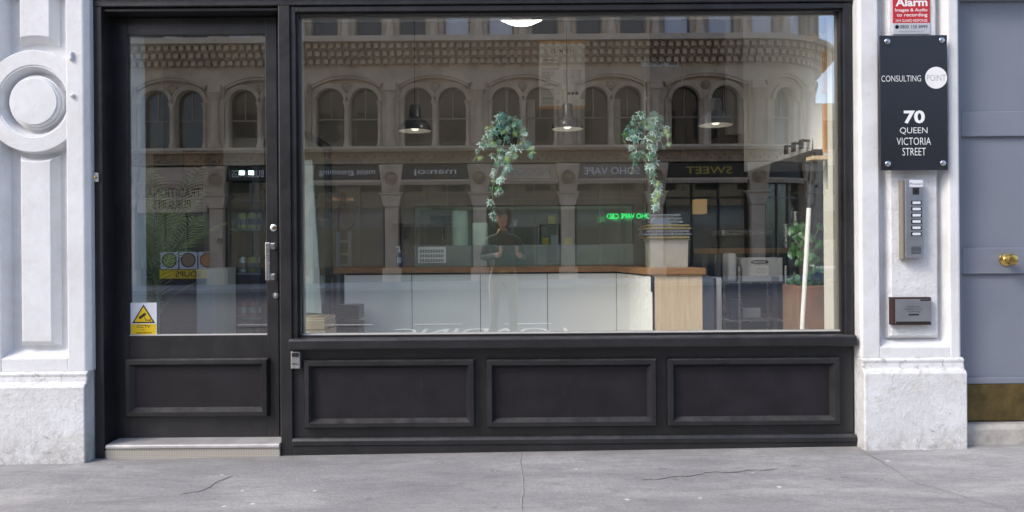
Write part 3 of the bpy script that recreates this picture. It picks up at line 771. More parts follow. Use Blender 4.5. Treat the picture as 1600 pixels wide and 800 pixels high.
# ================================================================== REST OF THE BUILDING ON THIS SIDE
bd = thing('terrace_building', 'pale stone upper storeys of the building above the shopfront', 'building', (0, 0, 2.7))
zu = ztopf+.06
B(-20, 20, -.03, .35, zu+.001, 3.9).build('fascia_wall', 'white', bd)
B(-20, PX(-58, 0), .0, .35, -.2, zu).build('side_wall', 'stone_pale', bd)
B(nx1+.002, 20, .0, .35, -.2, zu).build('side_wall', 'stone_pale', bd)
B(-20, 20, -.35, .35, 3.901, 4.2).build('cornice', 'stone_pale', bd, bevel=.03)
for fl in range(3):
    zb_ = 4.2+3.4*fl
    B(-20, 20, .0, .35, zb_+.001, zb_+.8).build('spandrel', 'stone_pale', bd)
    B(-20, 20, .0, .35, zb_+2.8, zb_+3.4).build('spandrel', 'stone_pale', bd)
    for i in range(15):
        xx = -20+i*2.85
        B(xx, xx+1.2 if i < 14 else 20, .0, .35, zb_+.801, zb_+2.799).build('pier', 'stone_pale', bd)
        if i < 14:
            wv = B(xx+1.2, xx+2.85, .22, .25, zb_+.8, zb_+2.8).build('window', 'dark_pane', bd)
            B(xx+1.2, xx+2.85, .18, .219, zb_+1.75, zb_+1.82).build('sash_bar', 'sash', wv)
B(-20, 20, -.45, .35, 14.4, 14.8).build('parapet', 'stone_pale', bd)
B(-20, 20, .35, 12, 14.2, 14.39).build('roof', 'taupe_dark', bd)

# ================================================================== INTERIOR SHELL
FZ = .065; CZ = 3.25; YBK = 2.75
XL, XR = -3.2, 2.75
struct(B(XL, XR, .161, YBK, FZ-.05, FZ).build('floor', 'floor'))
struct(B(XL, XR, .21, YBK, CZ, CZ+.1).build('ceiling', 'lamp_white'))
struct(B(XL-.1, 1.32, YBK, YBK+.1, FZ-.05, CZ).build('wall_back', 'taupe'))
struct(B(1.321, XR+.1, YBK, YBK+.1, FZ-.05, CZ).build('wall_back_dark', 'taupe_dark'))
struct(B(XL-.1, XL, .2, YBK, FZ-.05, CZ).build('wall_left', 'cream'))
struct(B(XR, XR+.1, .2, YBK, FZ-.05, CZ).build('wall_right', 'taupe_dark'))
struct(B(-3.3, PX(203, .16), .16, .36, -.1, CZ).build('wall_front_left', 'bluewhite'))
xrr = PX(1309, .12)
struct(B(xrr, 2.9, .16, .25, -.1, CZ).build('wall_front_right', 'cream'))
struct(B(PX(203, .16)+.001, xrr-.001, .201, .30, ztopf, CZ).build('wall_front_head', 'pale_grey'))
struct(B(gx0-.03, xrr, .151, .20, FZ, gz0-.03).build('wall_front_low', 'pale_grey'))
# pale bulkhead on the right, with coat hooks
bh = thing('bulkhead_panel', 'pale boxed panel on the right wall above head height', 'panel', (1.9, .4, 1.74))
B(1.895, XR-.001, .401, 1.80, 1.745, CZ-.001).build('casing', 'lamp_white', bh)
tag(B(2.02, 2.45, YBK-.06, YBK-.001, 2.18, CZ-.002).build('wall_board', 'pale_grey'), 'pale board high on the dark back wall at right', 'board')
hk = thing('coat_hook_rail', 'three black coat hooks on the pale panel at right', 'hooks', (1.88, .55, 1.78))
for i in range(3):
    yq = .46+.13*i
    g = G(); g.box(1.835, 1.8945, yq, yq+.012, 1.80, 1.815); g.box(1.835, 1.848, yq-.02, yq+.035, 1.755, 1.815)
    g.build('hook', 'metal_black', hk, bevel=.003)

# ================================================================== INTERIOR OBJECTS
def plan(g, poly, z0, z1):
    n = len(poly); vs = [(x, y, z0) for x, y in poly]+[(x, y, z1) for x, y in poly]
    return g.add(vs, [list(range(n-1, -1, -1)), list(range(n, 2*n))]+[(i, (i+1) % n, n+(i+1) % n, n+i) for i in range(n)])
# counter
YC, YE = 1.37, .65
ZT = 1.008; ZU = ZT-.042
ct = thing('service_counter', 'L shaped white counter with oak worktop and plywood end', 'counter', (0, YC, FZ))
seams = [537, 643, 750, 855, 963]
for a, b in zip(seams[:-1], seams[1:]):
    B(PX(a, YC)+.0025, PX(b, YC)-.0025, YC, YC+.018, FZ+.02, ZU-.012).build('front_panel', 'panel_white', ct, bevel=.0015)
B(PX(537, YC)+.01, PX(963, YC), YC+.019, 1.95, FZ, ZU-.001).build('carcass', 'taupe_dark', ct)
A = Vector((PX(963, YC), YC)); Bv = Vector((PX(1018, YE), YE)); X3 = PX(1097, YE)
for k0, k1 in ((0, .38), (.385, .70), (.705, 1)):
    p, q = A.lerp(Bv, k0), A.lerp(Bv, k1)
    plan(G(), [(p.x, p.y-.001), (q.x, q.y), (q.x+.018, q.y), (p.x+.018, p.y-.001)], FZ+.02, ZU-.012).build('side_panel', 'panel_white', ct)
B(Bv.x+.002, X3, YE, YE+.02, FZ, ZU-.001).build('end_panel', 'ply', ct, bevel=.0015)
B(Bv.x+.06, X3-.003, YE+.021, 1.95, FZ, ZU-.002).build('arm_carcass', 'ply', ct)
plan(G(), [(PX(522, YC), YC-.03), (A.x-.02, YC-.03), (Bv.x-.015, YE-.02), (X3+.02, YE-.02), (X3+.02, 2.0), (PX(522, YC), 2.0)], ZU, ZT).build('worktop', 'counter_wood', ct, bevel=.003)
B(Bv.x-.006, Bv.x+.001, YE-.008, YE+.01, ZU-.11, ZU-.002).build('bracket', 'metal_black', ct)
# countertop display case
YK = 1.56
ds = thing('display_case', 'countertop refrigerated display case with a clear glass hood', 'display case', (PX(815, YK), YK, ZT))
cx0, cx1 = PX(647, YK), PX(990, YK); zk = PZ(383, YK); zh = PZ(323, YK)
B(cx0, cx1, YK, 1.96, ZT+.001, zk).build('base', 'case_base', ds, bevel=.004)
q = R4(653, 386, 697, 411, YK); B(q[0], q[1], YK-.006, YK-.0005, q[2], q[3]).build('vent_plate', 'plastic_white', ds, bevel=.002)
g = G()
for rw_ in range(3):
    for c in range(15):
        xx = q[0]+.016+c*(q[1]-q[0]-.03)/15; zz = q[3]-.02-rw_*.036
        g.box(xx, xx+.006, YK-.0068, YK-.0055, zz-.024, zz)
o = g.build('vent_slots', 'text_black', ds); o['kind'] = 'stuff'
B(cx0+.003, cx1-.003, YK+.004, YK+.009, zk+.001, zh).build('front_pane', 'case_glass', ds)
B(cx0+.003, cx1-.003, YK+.0095, 1.95, zh-.006, zh).build('top_pane', 'case_glass', ds)
B(cx0-.004, cx1+.004, YK-.004, YK+.004, zh+.0005, zh+.012).build('top_edge', 'metal_black', ds)
for xx in (cx0, cx1-.008): B(xx, xx+.008, YK, YK+.0039, zk, zh).build('edge_post', 'metal_black', ds)
for xx in (cx0+.0001, cx1-.0051): B(xx, xx+.005, YK+.0095, 1.95, zk+.001, zh-.007).build('side_pane', 'case_glass', ds)
# things behind and on the counter
def roll(px, py0, py1, wpx, y, lab):
    x = PX(px, y); r = wpx/2*(y+D)/F; z0, z1 = PZ(py1, y), PZ(py0, y)
    t = thing('paper_towel_roll', lab, 'paper roll', (x, y, z0), 'paper towel rolls in the display case')
    G().lathe([(r*.98, 0), (r, .01), (r, (z1-z0)*.5), (r*.97, z1-z0-.006), (r*.9, z1-z0), (.022, z1-z0)], (x, y, z0), 28).build('roll', 'paper', t, smooth=True)
    G().lathe([(.021, 0), (.021, z1-z0-.002)], (x, y, z0), 14).build('core', 'card', t)
roll(719, 329, 383, 24, 1.72, 'taller paper towel roll standing behind the display glass')
roll(750, 348, 383, 26, 1.75, 'shorter paper towel roll beside the hanging ivy tip')
x, z = P(624, 417, 1.5); 
sp = thing('soap_bottle', 'dark blue soap bottle with white pump on the counter', 'bottle', (x, 1.5, ZT))
G().lathe([(.026, 0), (.027, .01), (.027, .085), (.02, .102), (.010, .108)], (x, 1.5, ZT+.001), 20).build('body', 'soap', sp, smooth=True)
g = G(); g.lathe([(.010, .109), (.011, .124), (.005, .126), (.005, .15)], (x, 1.5, ZT), 12); g.box(x-.026, x+.008, 1.494, 1.506, ZT+.148, ZT+.158); g.build('pump', 'plastic_white', sp, bevel=.002)
B(x-.012, x+.018, 1.5-.0285, 1.5-.0275, ZT+.03, ZT+.075).build('label', 'sticker_grey', sp)
# stack of steel food pans
YPn = .86
def pan(px0, px1, py0, py1, m, t, rim=True, name='pan'):
    x0, x1, z0, z1 = R4(px0, py0, px1, py1, YPn)
    g = G(); b = .005
    vs = []; dp = .2
    for (i, z) in ((b, z0), (0, z1-.004)):
        vs += [(x0+i, YPn+i, z), (x1-i, YPn+i, z), (x1-i, YPn+dp-i, z), (x0+i, YPn+dp-i, z)]
    g.add(vs, [(0, 3, 2, 1), (0, 1, 5, 4), (1, 2, 6, 5), (2, 3, 7, 6), (3, 0, 4, 7)])
    if rim:
        for a in ((x0-.014, x1+.014, YPn-.014, YPn), (x0-.014, x1+.014, YPn+dp, YPn+dp+.014), (x0-.014, x0, YPn, YPn+dp), (x1, x1+.014, YPn, YPn+dp)):
            g.box(*a, z1-.004, z1)
    return g.build(name, m, t, bevel=.003)
pn = thing('food_pan_stack', 'nested stack of steel food pans at the near end of the counter', 'pans', (PX(1042, YPn), YPn, ZT))
pan(1016, 1076, 374, 420, 'pan_steel', pn)
for i in range(5):
    q = R4(1006 if i % 2 else 1009, 351+4.7*i, 1079 if i % 2 else 1076, 353.6+4.7*i, YPn)
    m_ = 'pan_brass' if i in (0, 1, 4) else 'steel'
    G().frame(q[0], q[1], YPn-.03, YPn+.24, .035, 0, 1).mapped(lambda x, y, z, q=q: (x, z, q[2]+(q[3]-q[2])*y)).build('pan_rim', m_, pn, bevel=.002)
    B(q[0]+.036, q[1]-.036, YPn+.007, YPn+.20, q[2]-.010, q[2]-.001).build('pan_wall', 'steel_dull', pn)
for i in range(3):
    q = R4(1007+2*i, 335+5.2*i, 1062+2*i, 338+5.2*i, YPn)
    G().frame(q[0], q[1], YPn-.02, YPn+.2, .03, 0, 1).mapped(lambda x, y, z, q=q: (x, z, q[2]+(q[3]-q[2])*y)).build('pan_rim', 'steel', pn, bevel=.002)
    B(q[0]+.031, q[1]-.031, YPn+.012, YPn+.17, q[2]-.012, q[2]-.001).build('pan_wall', 'pan_steel', pn)
tx, tz = P(1033, 357, YPn-.02)
tr = thing('steel_tray', 'small steel tray standing on edge against the pan stack', 'tray', (tx, YPn-.03, tz))
g = G()
pts = [(tx+.065*c, tz+.0+.075*s_) for c, s_ in ((-1, 0), (1, 0), (1, .7), (.7, 1), (-.7, 1), (-1, .7))]
pin = [(tx+(a-tx)*.78, tz+.008+(b-tz)*.78) for a, b in pts]
g.frustum(pts, pts, YPn-.018, YPn-.022); g.build('rim', 'steel', tr, bevel=.002)
G().frustum(pin, pin, YPn-.0225, YPn-.0245).build('pan_floor', 'fridge_grey', tr)
# pendant lamps
def pendant(px, pyt, pyb, wpx, y, lab, m):
    x, zb = P(px, pyb, y); k = (y+D)/F; r = wpx/2*k; h = (pyb-pyt)*k
    t = thing('pendant_lamp', lab, 'lamp', (x, y, zb), 'pendant lamps over the counter')
    G().lathe([(r, 0), (r*.98, h*.08), (r*.88, h*.24), (r*.66, h*.40), (r*.40, h*.50), (r*.36, h*.55), (r*.33, h*.92), (r*.24, h)], (x, y, zb), 36, cap0=False).build('shade', m, t, smooth=True)
    G().lathe([(r*.97, .001), (r*.94, h*.08), (r*.84, h*.22), (r*.60, h*.36), (r*.3, h*.42)], (x, y, zb), 36, cap0=False).build('shade_lining', 'lamp_white', t, smooth=True)
    G().lathe([(.012, h*.3), (.028, h*.2), (.030, h*.1), (.018, h*.03), (0, h*.02)], (x, y, zb), 16).build('bulb', 'glow_bulb', t, smooth=True)
    G().tube([(x, y, zb+h*.98), (x, y, CZ-.001)], .0035, 6).build('cord', 'metal_black', t)
pendant(648.5, 164, 205, 52, 1.25, 'slate pendant lamp hanging furthest left over the counter', 'lamp_blue')
pendant(886.5, 162, 202, 50, 1.25, 'slate pendant lamp hanging in front of the lunch menu', 'lamp_blue')
pendant(1118, 154, 196, 54, 1.15, 'blue grey pendant lamp hanging furthest right, near the pale panel', 'lamp_pale')
x, z = P(815, 26, .8)
cl = thing('ceiling_light', 'round white ceiling light seen at the top edge of the window', 'ceiling light', (x, .8, z-.04))
G().lathe([(.0, -.045), (.09, -.04), (.145, -.012), (.155, .01), (.12, .03)], (x, .8, z), 36).build('diffuser', 'lit_diffuser', cl, smooth=True)
G().tube([(x, .8, z+.03), (x, .8, CZ-.001)], .012, 8).build('stem', 'metal_black', cl)
# lunch menu
YM = 1.95
x0, x1, z0, z1 = R4(842, 68, 914, 166, YM)
mn = thing('menu_poster', 'hanging white menu poster headed LUNCH with wooden bars', 'poster', ((x0+x1)/2, YM, z0))
B(x0, x1, YM, YM+.003, z0, z1).build('sheet', 'poster', mn)
B(x0, x1, YM-.008, YM+.010, z0-.022, z0-.0005).build('bottom_bar', 'orange_wood', mn); B(x0, x1, YM-.008, YM+.010, z1+.0005, z1+.02).build('top_bar', 'orange_wood', mn)
for xx in (x0+.03, x1-.03): G().tube([(xx, YM, z1+.02), (xx, YM, CZ)], .0012, 5).build('wire', 'steel_dull', mn)
mq = lambda a, b, c, d: R4(a, b, c, d, YM)
text('L U N C H', *mq(860, 77, 896, 83), YM-.001, 'text_black', mn, weight=.02)
for i, (bd_, py, a, b) in enumerate((('SANDWICHES', 94, 847, 873), ('BAGUETTES', 108, 847, 873), ('BANH MI', 113, 847, 866), ('RICE BOWLS', 117, 847, 866), ('NOODLES', 121, 847, 861), ('SALADS', 125, 847, 859), ('SUMMER ROLLS', 133, 847, 872), ('DRESSINGS', 140, 848, 866), ('SPECIALS', 154, 848, 866))):
    text(bd_, *mq(a, py-1.5, b, py+1.5), YM-.001, 'text_black', mn)
for py in (99, 101, 144, 147, 158, 161): text('fresh herbs lime chilli', *mq(847, py-.9, 875, py+.9), YM-.001, 'text_grey', mn)
for c, a in enumerate((880, 891, 902)):
    for i in range(6): text('%d.%d0' % (4+c, (i*3) % 10), *mq(a, 109+4*i, a+6, 111.6+4*i), YM-.001, 'text_black', mn)
for i in range(3):
    x, z = P(889+6*i, 146, YM); G().lathe([(.014, 0), (.014, -.001), (.010, -.001), (.010, 0)], (x, YM-.0002, z), 16, 'y').build('round_symbol', 'text_black', mn)
# ivy
def leaf_mesh(name, inner, outer, heart=False):
    if heart: pts = [(0, -.9), (.35, -.55), (.55, -.1), (.52, .3), (.3, .5), (0, .38), (-.3, .5), (-.52, .3), (-.55, -.1), (-.35, -.55)]
    else: pts = [(0, -1.25), (.24, -.45), (.72, -.62), (.40, -.06), (1.0, .22), (.42, .34), (.30, .70), (0, .36), (-.30, .70), (-.42, .34), (-1.0, .22), (-.40, -.06), (-.72, -.62), (-.24, -.45)]
    n = len(pts); vs = []; fs = []; mi = []
    for x, y in pts: vs.append((x, y, -.25*abs(x)-.12*y*y))
    for x, y in pts: vs.append((x*.66, y*.66, -.2*abs(x)*.66-.05*y*y+.012))
    vs.append((0, 0, .05))
    for i in range(n): fs.append((i, (i+1) % n, n+(i+1) % n, n+i)); mi.append(1)
    for i in range(n): fs.append((n+i, n+(i+1) % n, 2*n)); mi.append(0)
    me = bpy.data.meshes.new(name); me.from_pydata(vs, [], fs)
    me.materials.append(M[inner]); me.materials.append(M[outer]); me.polygons.foreach_set('material_index', mi); me.update()
    return me
M['leaf_y'] = mat('ivy_lime', (.20, .30, .07), .4, var=.4, vscale=14)
IVY = [leaf_mesh('leaf', 'leaf_t', 'leaf_w'), leaf_mesh('leaf', 'leaf_y', 'leaf_g'), leaf_mesh('leaf', 'leaf_g', 'leaf_w'), leaf_mesh('leaf', 'leaf_g', 'leaf_t'), leaf_mesh('leaf', 'leaf_t', 'leaf_t')]
def put_leaf(me, root, p, s, facing, spin):
    o = bpy.data.objects.new('leaf', me); col.objects.link(o); o.parent = root
    q = Vector(facing).to_track_quat('Z', 'Y')
    o.rotation_mode = 'QUATERNION'; o.rotation_quaternion = q @ Vector((0, 0, 1)).rotation_difference(Vector((0, 0, 1))) @ Matrix.Rotation(spin, 4, 'Z').to_quaternion()
    o.location = Vector(p)-root.location; o.scale = (s, s, s); return o
def ivy(px, py, y, vines, lab, seed):
    random.seed(seed); k = (y+D)/F
    x, z = P(px, py, y)
    t = thing('hanging_ivy', lab, 'plant', (x, y, z), 'hanging ivy in the window')
    r = 17*k
    G().lathe([(r*.5, -r*1.0), (r*.8, -r*.9), (r*.95, -.0), (r, .004), (r*.93, .006), (r*.9, -.006), (0, -.008)], (x, y, z), 24).build('pot', 'metal_black', t, smooth=True)
    G().lathe([(r*.88, 0), (0, .001)], (x, y, z-.005), 20).build('soil', 'soil', t)
    G().tube([(x, y, z), (x, y, CZ-.001)], .0012, 5).build('hanging_wire', 'steel_dull', t)
    for vn in vines:
        pts = [Vector((x, y, z+.01))]
        for (dx, dy) in vn: pts.append(Vector((x+dx*k, y-random.uniform(.0, .09)-.02, z-dy*k)))
        # smooth
        fine = []
        for i in range(len(pts)-1):
            p0, p1, p2, p3 = pts[max(i-1, 0)], pts[i], pts[i+1], pts[min(i+2, len(pts)-1)]
            for j in range(5):
                u = j/5
                fine.append(.5*((2*p1)+(p2-p0)*u+(2*p0-5*p1+4*p2-p3)*u*u+(3*p1-p0-3*p2+p3)*u**3))
        fine.append(pts[-1])
        G().tube(fine, .0024, 5).build('vine', 'stem', t)
        L = 0; nxt = .02
        for a, b in zip(fine[:-1], fine[1:]):
            L += (b-a).length
            while L > nxt:
                nxt += random.uniform(.020, .044)
                off = Vector((random.uniform(-.024, .024), random.uniform(-.03, .012), random.uniform(-.02, .02)))
                put_leaf(random.choice(IVY), t, a+off, random.choice((.014, .02, .026, .032, .04)), (random.uniform(-.7, .7), -1, random.uniform(-.2, .9)), random.uniform(-.9, .9))
    return t
ivy(793, 213, .5, [[(-12, -18), (-34, 4), (-44, 26), (-54, 42)], [(-6, -22), (-28, -8), (-36, 18)], [(4, -24), (20, -12), (26, 8), (30, 24)], [(10, -18), (22, 6), (34, 20), (38, 32)], [(-2, -26), (-16, -14), (-24, 8), (-14, 30), (-10, 44)],
     [(2, -16), (-4, 8), (-12, 36), (-18, 60), (-24, 86), (-22, 110), (-24, 132)], [(8, -14), (6, 14), (0, 44), (-10, 66), (-18, 96)], [(14, -12), (16, 14), (6, 40), (-4, 60)], [(-8, -12), (-22, 2), (-30, 14)], [(0, -20), (10, -22), (16, -16)], [(-4, -14), (-14, 20), (-18, 46)]],
    'variegated ivy trailing from a hanging pot, left of the two in the window', 3)
ivy(1008, 207, .5, [[(-10, -14), (-28, -8), (-38, 10), (-30, 28)], [(-4, -22), (-18, -16), (-30, 4)], [(6, -24), (18, -18), (26, 0), (34, 26)], [(10, -14), (20, 8), (28, 28)], [(0, -18), (-8, 14), (-4, 42), (6, 66), (14, 92), (16, 122)],
     [(4, -10), (2, 20), (8, 48), (14, 76), (18, 104), (16, 126)], [(-6, -10), (-14, 18), (-18, 46), (-24, 66)], [(12, -8), (16, 22), (10, 46), (4, 60)], [(2, -24), (12, -26), (20, -10)], [(-8, -10), (-22, 8), (-20, 20)], [(0, -12), (8, 22), (16, 40)]],
    'variegated ivy trailing from a hanging pot, above the steel pans', 5)
# round boards on a rail at the left
YW = 1.05
rl = thing('hanging_rail', 'short wooden peg rail on the left post', 'rail', (PX(535, YW), YW, PZ(312, YW)))
q = R4(505, 309, 552, 314, YW); B(q[0], q[1], YW, YW+.02, q[2], q[3]).build('bar', 'orange_wood', rl, bevel=.003)
def board(px, py, rpx, y, lab, m):
    x, z = P(px, py, y); r = rpx*(y+D)/F
    o = G(); n = 40; a0 = R(78); pts = [(x+r*math.cos(a0+(2*math.pi-R(24)*0-(a0*2-math.pi))*0+2*math.pi*i/n), z+r*math.sin(a0+2*math.pi*i/n)) for i in range(n)]
    o.prism(pts, y, y+.018)
    t = thing('round_board', lab, 'chopping board', (x, y, z), 'round boards on the peg rail')
    o.build('disc', m, t, bevel=.003)
    zz = z+r
    G().prism([(x-.022, zz-.02), (x+.022, zz-.02), (x+.016, zz+.03), (x+.024, zz+.075), (x+.012, zz+.095), (x-.012, zz+.095), (x-.024, zz+.075), (x-.016, zz+.03)], y+.001, y+.017).build('handle', m, t, bevel=.003)
board(536, 341, 19, YW-.03, 'large round wooden board with handle hanging on the peg rail', 'brown_wood')
board(505, 334, 13, YW-.03, 'smaller dark round board hanging behind the black post', 'brown_wood')
for xx in (PX(524, YW), PX(546, YW)):
    pass
# black steel frame at the left of the window
fr = thing('steel_frame_screen', 'black steel framed screen standing at the left of the window', 'screen', (PX(513, .95), .95, FZ))
zt_ = PZ(229, .95, 513)
B(PX(508.5, .95), PX(518.5, .95), .93, .97, FZ, zt_).build('post', 'metal_black', fr)
g = G(); a = Vector((PX(513, .95), .95, zt_-.01)); b = Vector((PX(474, .35), .35, PZ(222, .35, 474)))
B(PX(508.5, .95), PX(518.5, .95), .30, .929, zt_-.02, zt_+.012).build('top_rail', 'metal_black', fr)
B(PX(513, .95)-.004, PX(513, .95)+.004, .31, .925, FZ+.02, zt_-.021).build('screen_pane', 'case_glass', fr)
# pale board, boxes at the left
pb_ = thing('leaning_board', 'pale board leaning at the left end of the window', 'board', (PX(488, .7), .7, .65))
x0, x1, z0, z1 = R4(470, 250, 499, 490, .55)
G().frustum([(x0, z0+.01), (x1+.01, z0), (x1-.045, z1), (x0, z1)], [(x0, z0+.01), (x1+.01, z0), (x1-.045, z1), (x0, z1)], .55, .57).build('sheet', 'board_grey', pb_)
x0, x1, z0, z1 = R4(474, 498, 507, 520, .45)
for i, (zt2, lab) in enumerate(((z1, 'upper cardboard box at the left end of the window'), (z1-.075, 'lower cardboard box at the left end of the window'))):
    t = thing('cardboard_box', lab, 'box', (x0, .45, zt2-.07), 'cardboard boxes by the window')
    B(x0-.05, x1+.006*i, .45, .75, zt2-.07, zt2).build('carton', 'card', t, bevel=.003)
    B(x0-.05, x1+.004, .4485, .75, zt2-.012, zt2-.010).build('tape', 'poster', t)
t = thing('dark_crate', 'dark slatted crate beside the white counter at left', 'crate', (PX(527, 1.1), 1.1, FZ))
for i in range(5): B(PX(520, 1.1), PX(538, 1.1)+.1, 1.1, 1.3, FZ+.1+.12*i, FZ+.2+.12*i).build('slat', 'metal_black', t, bevel=.006)
t = thing('plant_ladder', 'pale wooden ladder rack against the back wall at left', 'ladder', (PX(535, 2.6), 2.6, FZ))
for px in (528, 546): B(PX(px, 2.6)-.015, PX(px, 2.6)+.015, 2.6, 2.63, FZ, PZ(360, 2.6)).build('rail', 'pale_grey', t)
for py in (375, 395, 412): B(PX(528, 2.6), PX(546, 2.6), 2.605, 2.625, PZ(py, 2.6)-.012, PZ(py, 2.6)+.012).build('rung', 'pale_grey', t)
# shelf with a bowl on the back wall
YSf = 2.48
q = R4(612, 349, 706, 353, YSf)
sh = thing('wall_shelf', 'long dark wooden shelf on the back wall', 'shelf', ((q[0]+q[1])/2, YSf, q[2]))
B(q[0], q[1], YSf, YBK-.001, q[2], q[3]).build('plank', 'brown_wood', sh)
for xx in (q[0]+.1, q[1]-.1): B(xx, xx+.02, YSf+.05, YBK-.002, q[2]-.12, q[2]-.001).build('bracket', 'metal_black', sh)
x = PX(693, YSf+.12); bw = G().lathe([(.05, 0), (.10, .03), (.13, .065), (.123, .065), (.09, .035), (.0, .015)], (x, YSf+.13, q[3]+.001), 28).build('black_bowl', 'metal_black', smooth=True)
tag(bw, 'black bowl standing on the wall shelf', 'bowl')
# black rack with small packs
YR = 2.2
q = R4(843, 350, 876, 420, YR)
rk = thing('counter_rack', 'black counter rack holding small packs behind the display case', 'rack', ((q[0]+q[1])/2, YR, q[2]))
for xx in (q[0], q[1]-.015): B(xx, xx+.015, YR, YR+.25, q[2], q[3]).build('side', 'metal_black', rk)
for zz in (q[3], PZ(383, YR)): B(q[0], q[1], YR, YR+.25, zz-.012, zz).build('shelf', 'metal_black', rk)
B(q[0]-.3, q[1]+.5, YR-.1, YR+.4, FZ, q[2]-.001).build('base_unit', 'taupe_dark', rk)
for i, (px, py0, py1, m, lab) in enumerate(((852, 372, 383, 'yellow', 'small yellow pack on the left of the black rack'), (866, 368, 383, 'card_white', 'small white pack on the right of the black rack'), (862, 338, 350, 'can_yellow', 'yellow tub on top of the black rack'), (888, 372, 392, 'yellow', 'yellow carton standing beside the black rack'))):
    x, z = P(px, py1, YR+.05); zz = PZ(py0, YR+.05)
    if i == 3: z = q[2]; 
    tag(B(x-.03, x+.03, YR+.03, YR+.1, z+.001 if i != 2 else q[3]+.001, zz).build('small_pack', m, bevel=.002), lab, 'pack', 'packs round the black rack')
# right side: fridge, table, shelving
q = R4(1098, 434, 1128, 520, 1.05)
fg = thing('undercounter_fridge', 'grey blue under-counter fridge right of the plywood end', 'fridge', ((q[0]+q[1])/2, 1.05, FZ))
B(q[0]-.1, q[1]-.055, 1.05, 1.6, FZ, q[3]).build('cabinet', 'fridge_grey', fg, bevel=.006)
B(q[1]-.052, q[1]-.038, 1.055, 1.6, FZ, q[3]-.004).build('seal', 'rubber', fg)
B(q[1]-.037, q[1]+.0, 1.05, 1.6, FZ, q[3]).build('fridge_door', 'plastic_white', fg, bevel=.006)
YT = 1.75
q = R4(1108, 388, 1256, 396, YT)
tb = thing('side_table', 'high wooden topped table in the dark right corner', 'table', ((q[0]+q[1])/2, YT, FZ))
B(q[0], q[1], YT, YT+.5, q[2], q[3]).build('table_top', 'counter_wood', tb, bevel=.003)
for xx in (q[0]+.06, q[1]-.1):
    for yy_ in (YT+.03, YT+.43): B(xx, xx+.04, yy_, yy_+.04, FZ, q[2]-.001).build('leg', 'steel_dull', tb)
ttz = q[3]
x, z = P(1163, 388, YT+.1)
mc = thing('countertop_grill', 'low dark steel appliance on the high table', 'appliance', (x, YT+.1, ttz))
B(x-.19, x+.22, YT+.08, YT+.4, ttz+.012, ttz+.10).build('body', 'metal_black', mc, bevel=.01)
B(x-.19, x+.22, YT+.06, YT+.4, ttz+.103, ttz+.15).build('lid', 'steel_dull', mc, bevel=.012)
G().tube([(x-.16, YT+.05, ttz+.12), (x-.16, YT+.02, ttz+.13), (x+.19, YT+.02, ttz+.13), (x+.19, YT+.05, ttz+.12)], .008, 8).build('handle', 'steel', mc, smooth=True)
for i, (px, n) in enumerate(((1231, 3), (1246, 5))):
    for j in range(n):
        x = PX(px, YT+.1)
        tag(G().lathe([(.030, 0), (.040, .09), (.037, .09), (.028, .004), (0, .003)], (x, YT+.12, ttz+.001+.052*j), 20).build('steel_cup', 'steel', smooth=True),
            ('lowest', 'second', 'third', 'fourth', 'fifth')[j]+(' steel cup in the shorter stack on the high table', ' steel cup in the taller stack at the table edge')[i], 'cup', 'stacked steel cups on the high table')
# wire shelving with a printed carton
YQ = 1.25
wr = thing('wire_shelving', 'chrome wire shelving unit below the high table', 'shelving', (PX(1185, YQ), YQ, FZ))
wx0, wx1 = PX(1137, YQ), PX(1228, YQ)
ws = [PZ(443, YQ), PZ(503, YQ)]
for xx in (PX(1155, YQ), wx1):
    for yy_ in (YQ, YQ+.4): G().tube([(xx, yy_, FZ), (xx, yy_, PZ(418, YQ))], .011, 10).build('post', 'steel', wr, smooth=True)
for zz in ws:
    g = G()
    for i in range(9): g.tube([(wx0, YQ+.05*i, zz-.006), (wx1, YQ+.05*i, zz-.006)], .003, 5)
    for i in range(6): g.tube([(wx0+(wx1-wx0)*i/5, YQ, zz-.012), (wx0+(wx1-wx0)*i/5, YQ+.4, zz-.012)], .003, 5)
    g.build('wire_shelf', 'steel', wr)
x0, x1, z0, z1 = R4(1160, 403, 1223, 442, YQ+.01)
bx_ = thing('printed_carton', 'white printed carton with black oval mark on the wire shelf', 'box', ((x0+x1)/2, YQ, ws[0]))
B(x0, x1, YQ+.012, YQ+.3, ws[0]+.001, z1).build('carton', 'card_white', bx_, bevel=.002)
xo, zo = P(1187, 409.5, YQ+.01)
G().prism([(xo+.065*math.cos(i*math.pi/12), zo+.018*math.sin(i*math.pi/12)) for i in range(24)], YQ+.0105, YQ+.0118).build('oval_mark', 'text_black', bx_)
text('BIDFOOD', xo-.045, xo+.045, zo-.007, zo+.007, YQ+.009, 'card_white', bx_)
text('OSD', *R4(1183, 419, 1198, 427, YQ+.01), YQ+.0105, 'text_grey', bx_); text('4 x 2.5kg', *R4(1180, 430, 1200, 433, YQ+.01), YQ+.0105, 'text_grey', bx_)
q = R4(1206, 432, 1218, 439, YQ+.01)
for i in range(9): B(q[0]+i*(q[1]-q[0])/9, q[0]+(i+.5)*(q[1]-q[0])/9, YQ+.0105, YQ+.0118, q[2], q[3]).build('barcode_bar', 'text_black', bx_)
tag(B(PX(1140, YQ), PX(1158, YQ)-.02, YQ+.03, YQ+.2, ws[0]+.001, PZ(398, YQ)).build('sealed_bag', 'plastic_white', bevel=.02), 'white printed bag standing at the left of the carton', 'bag')
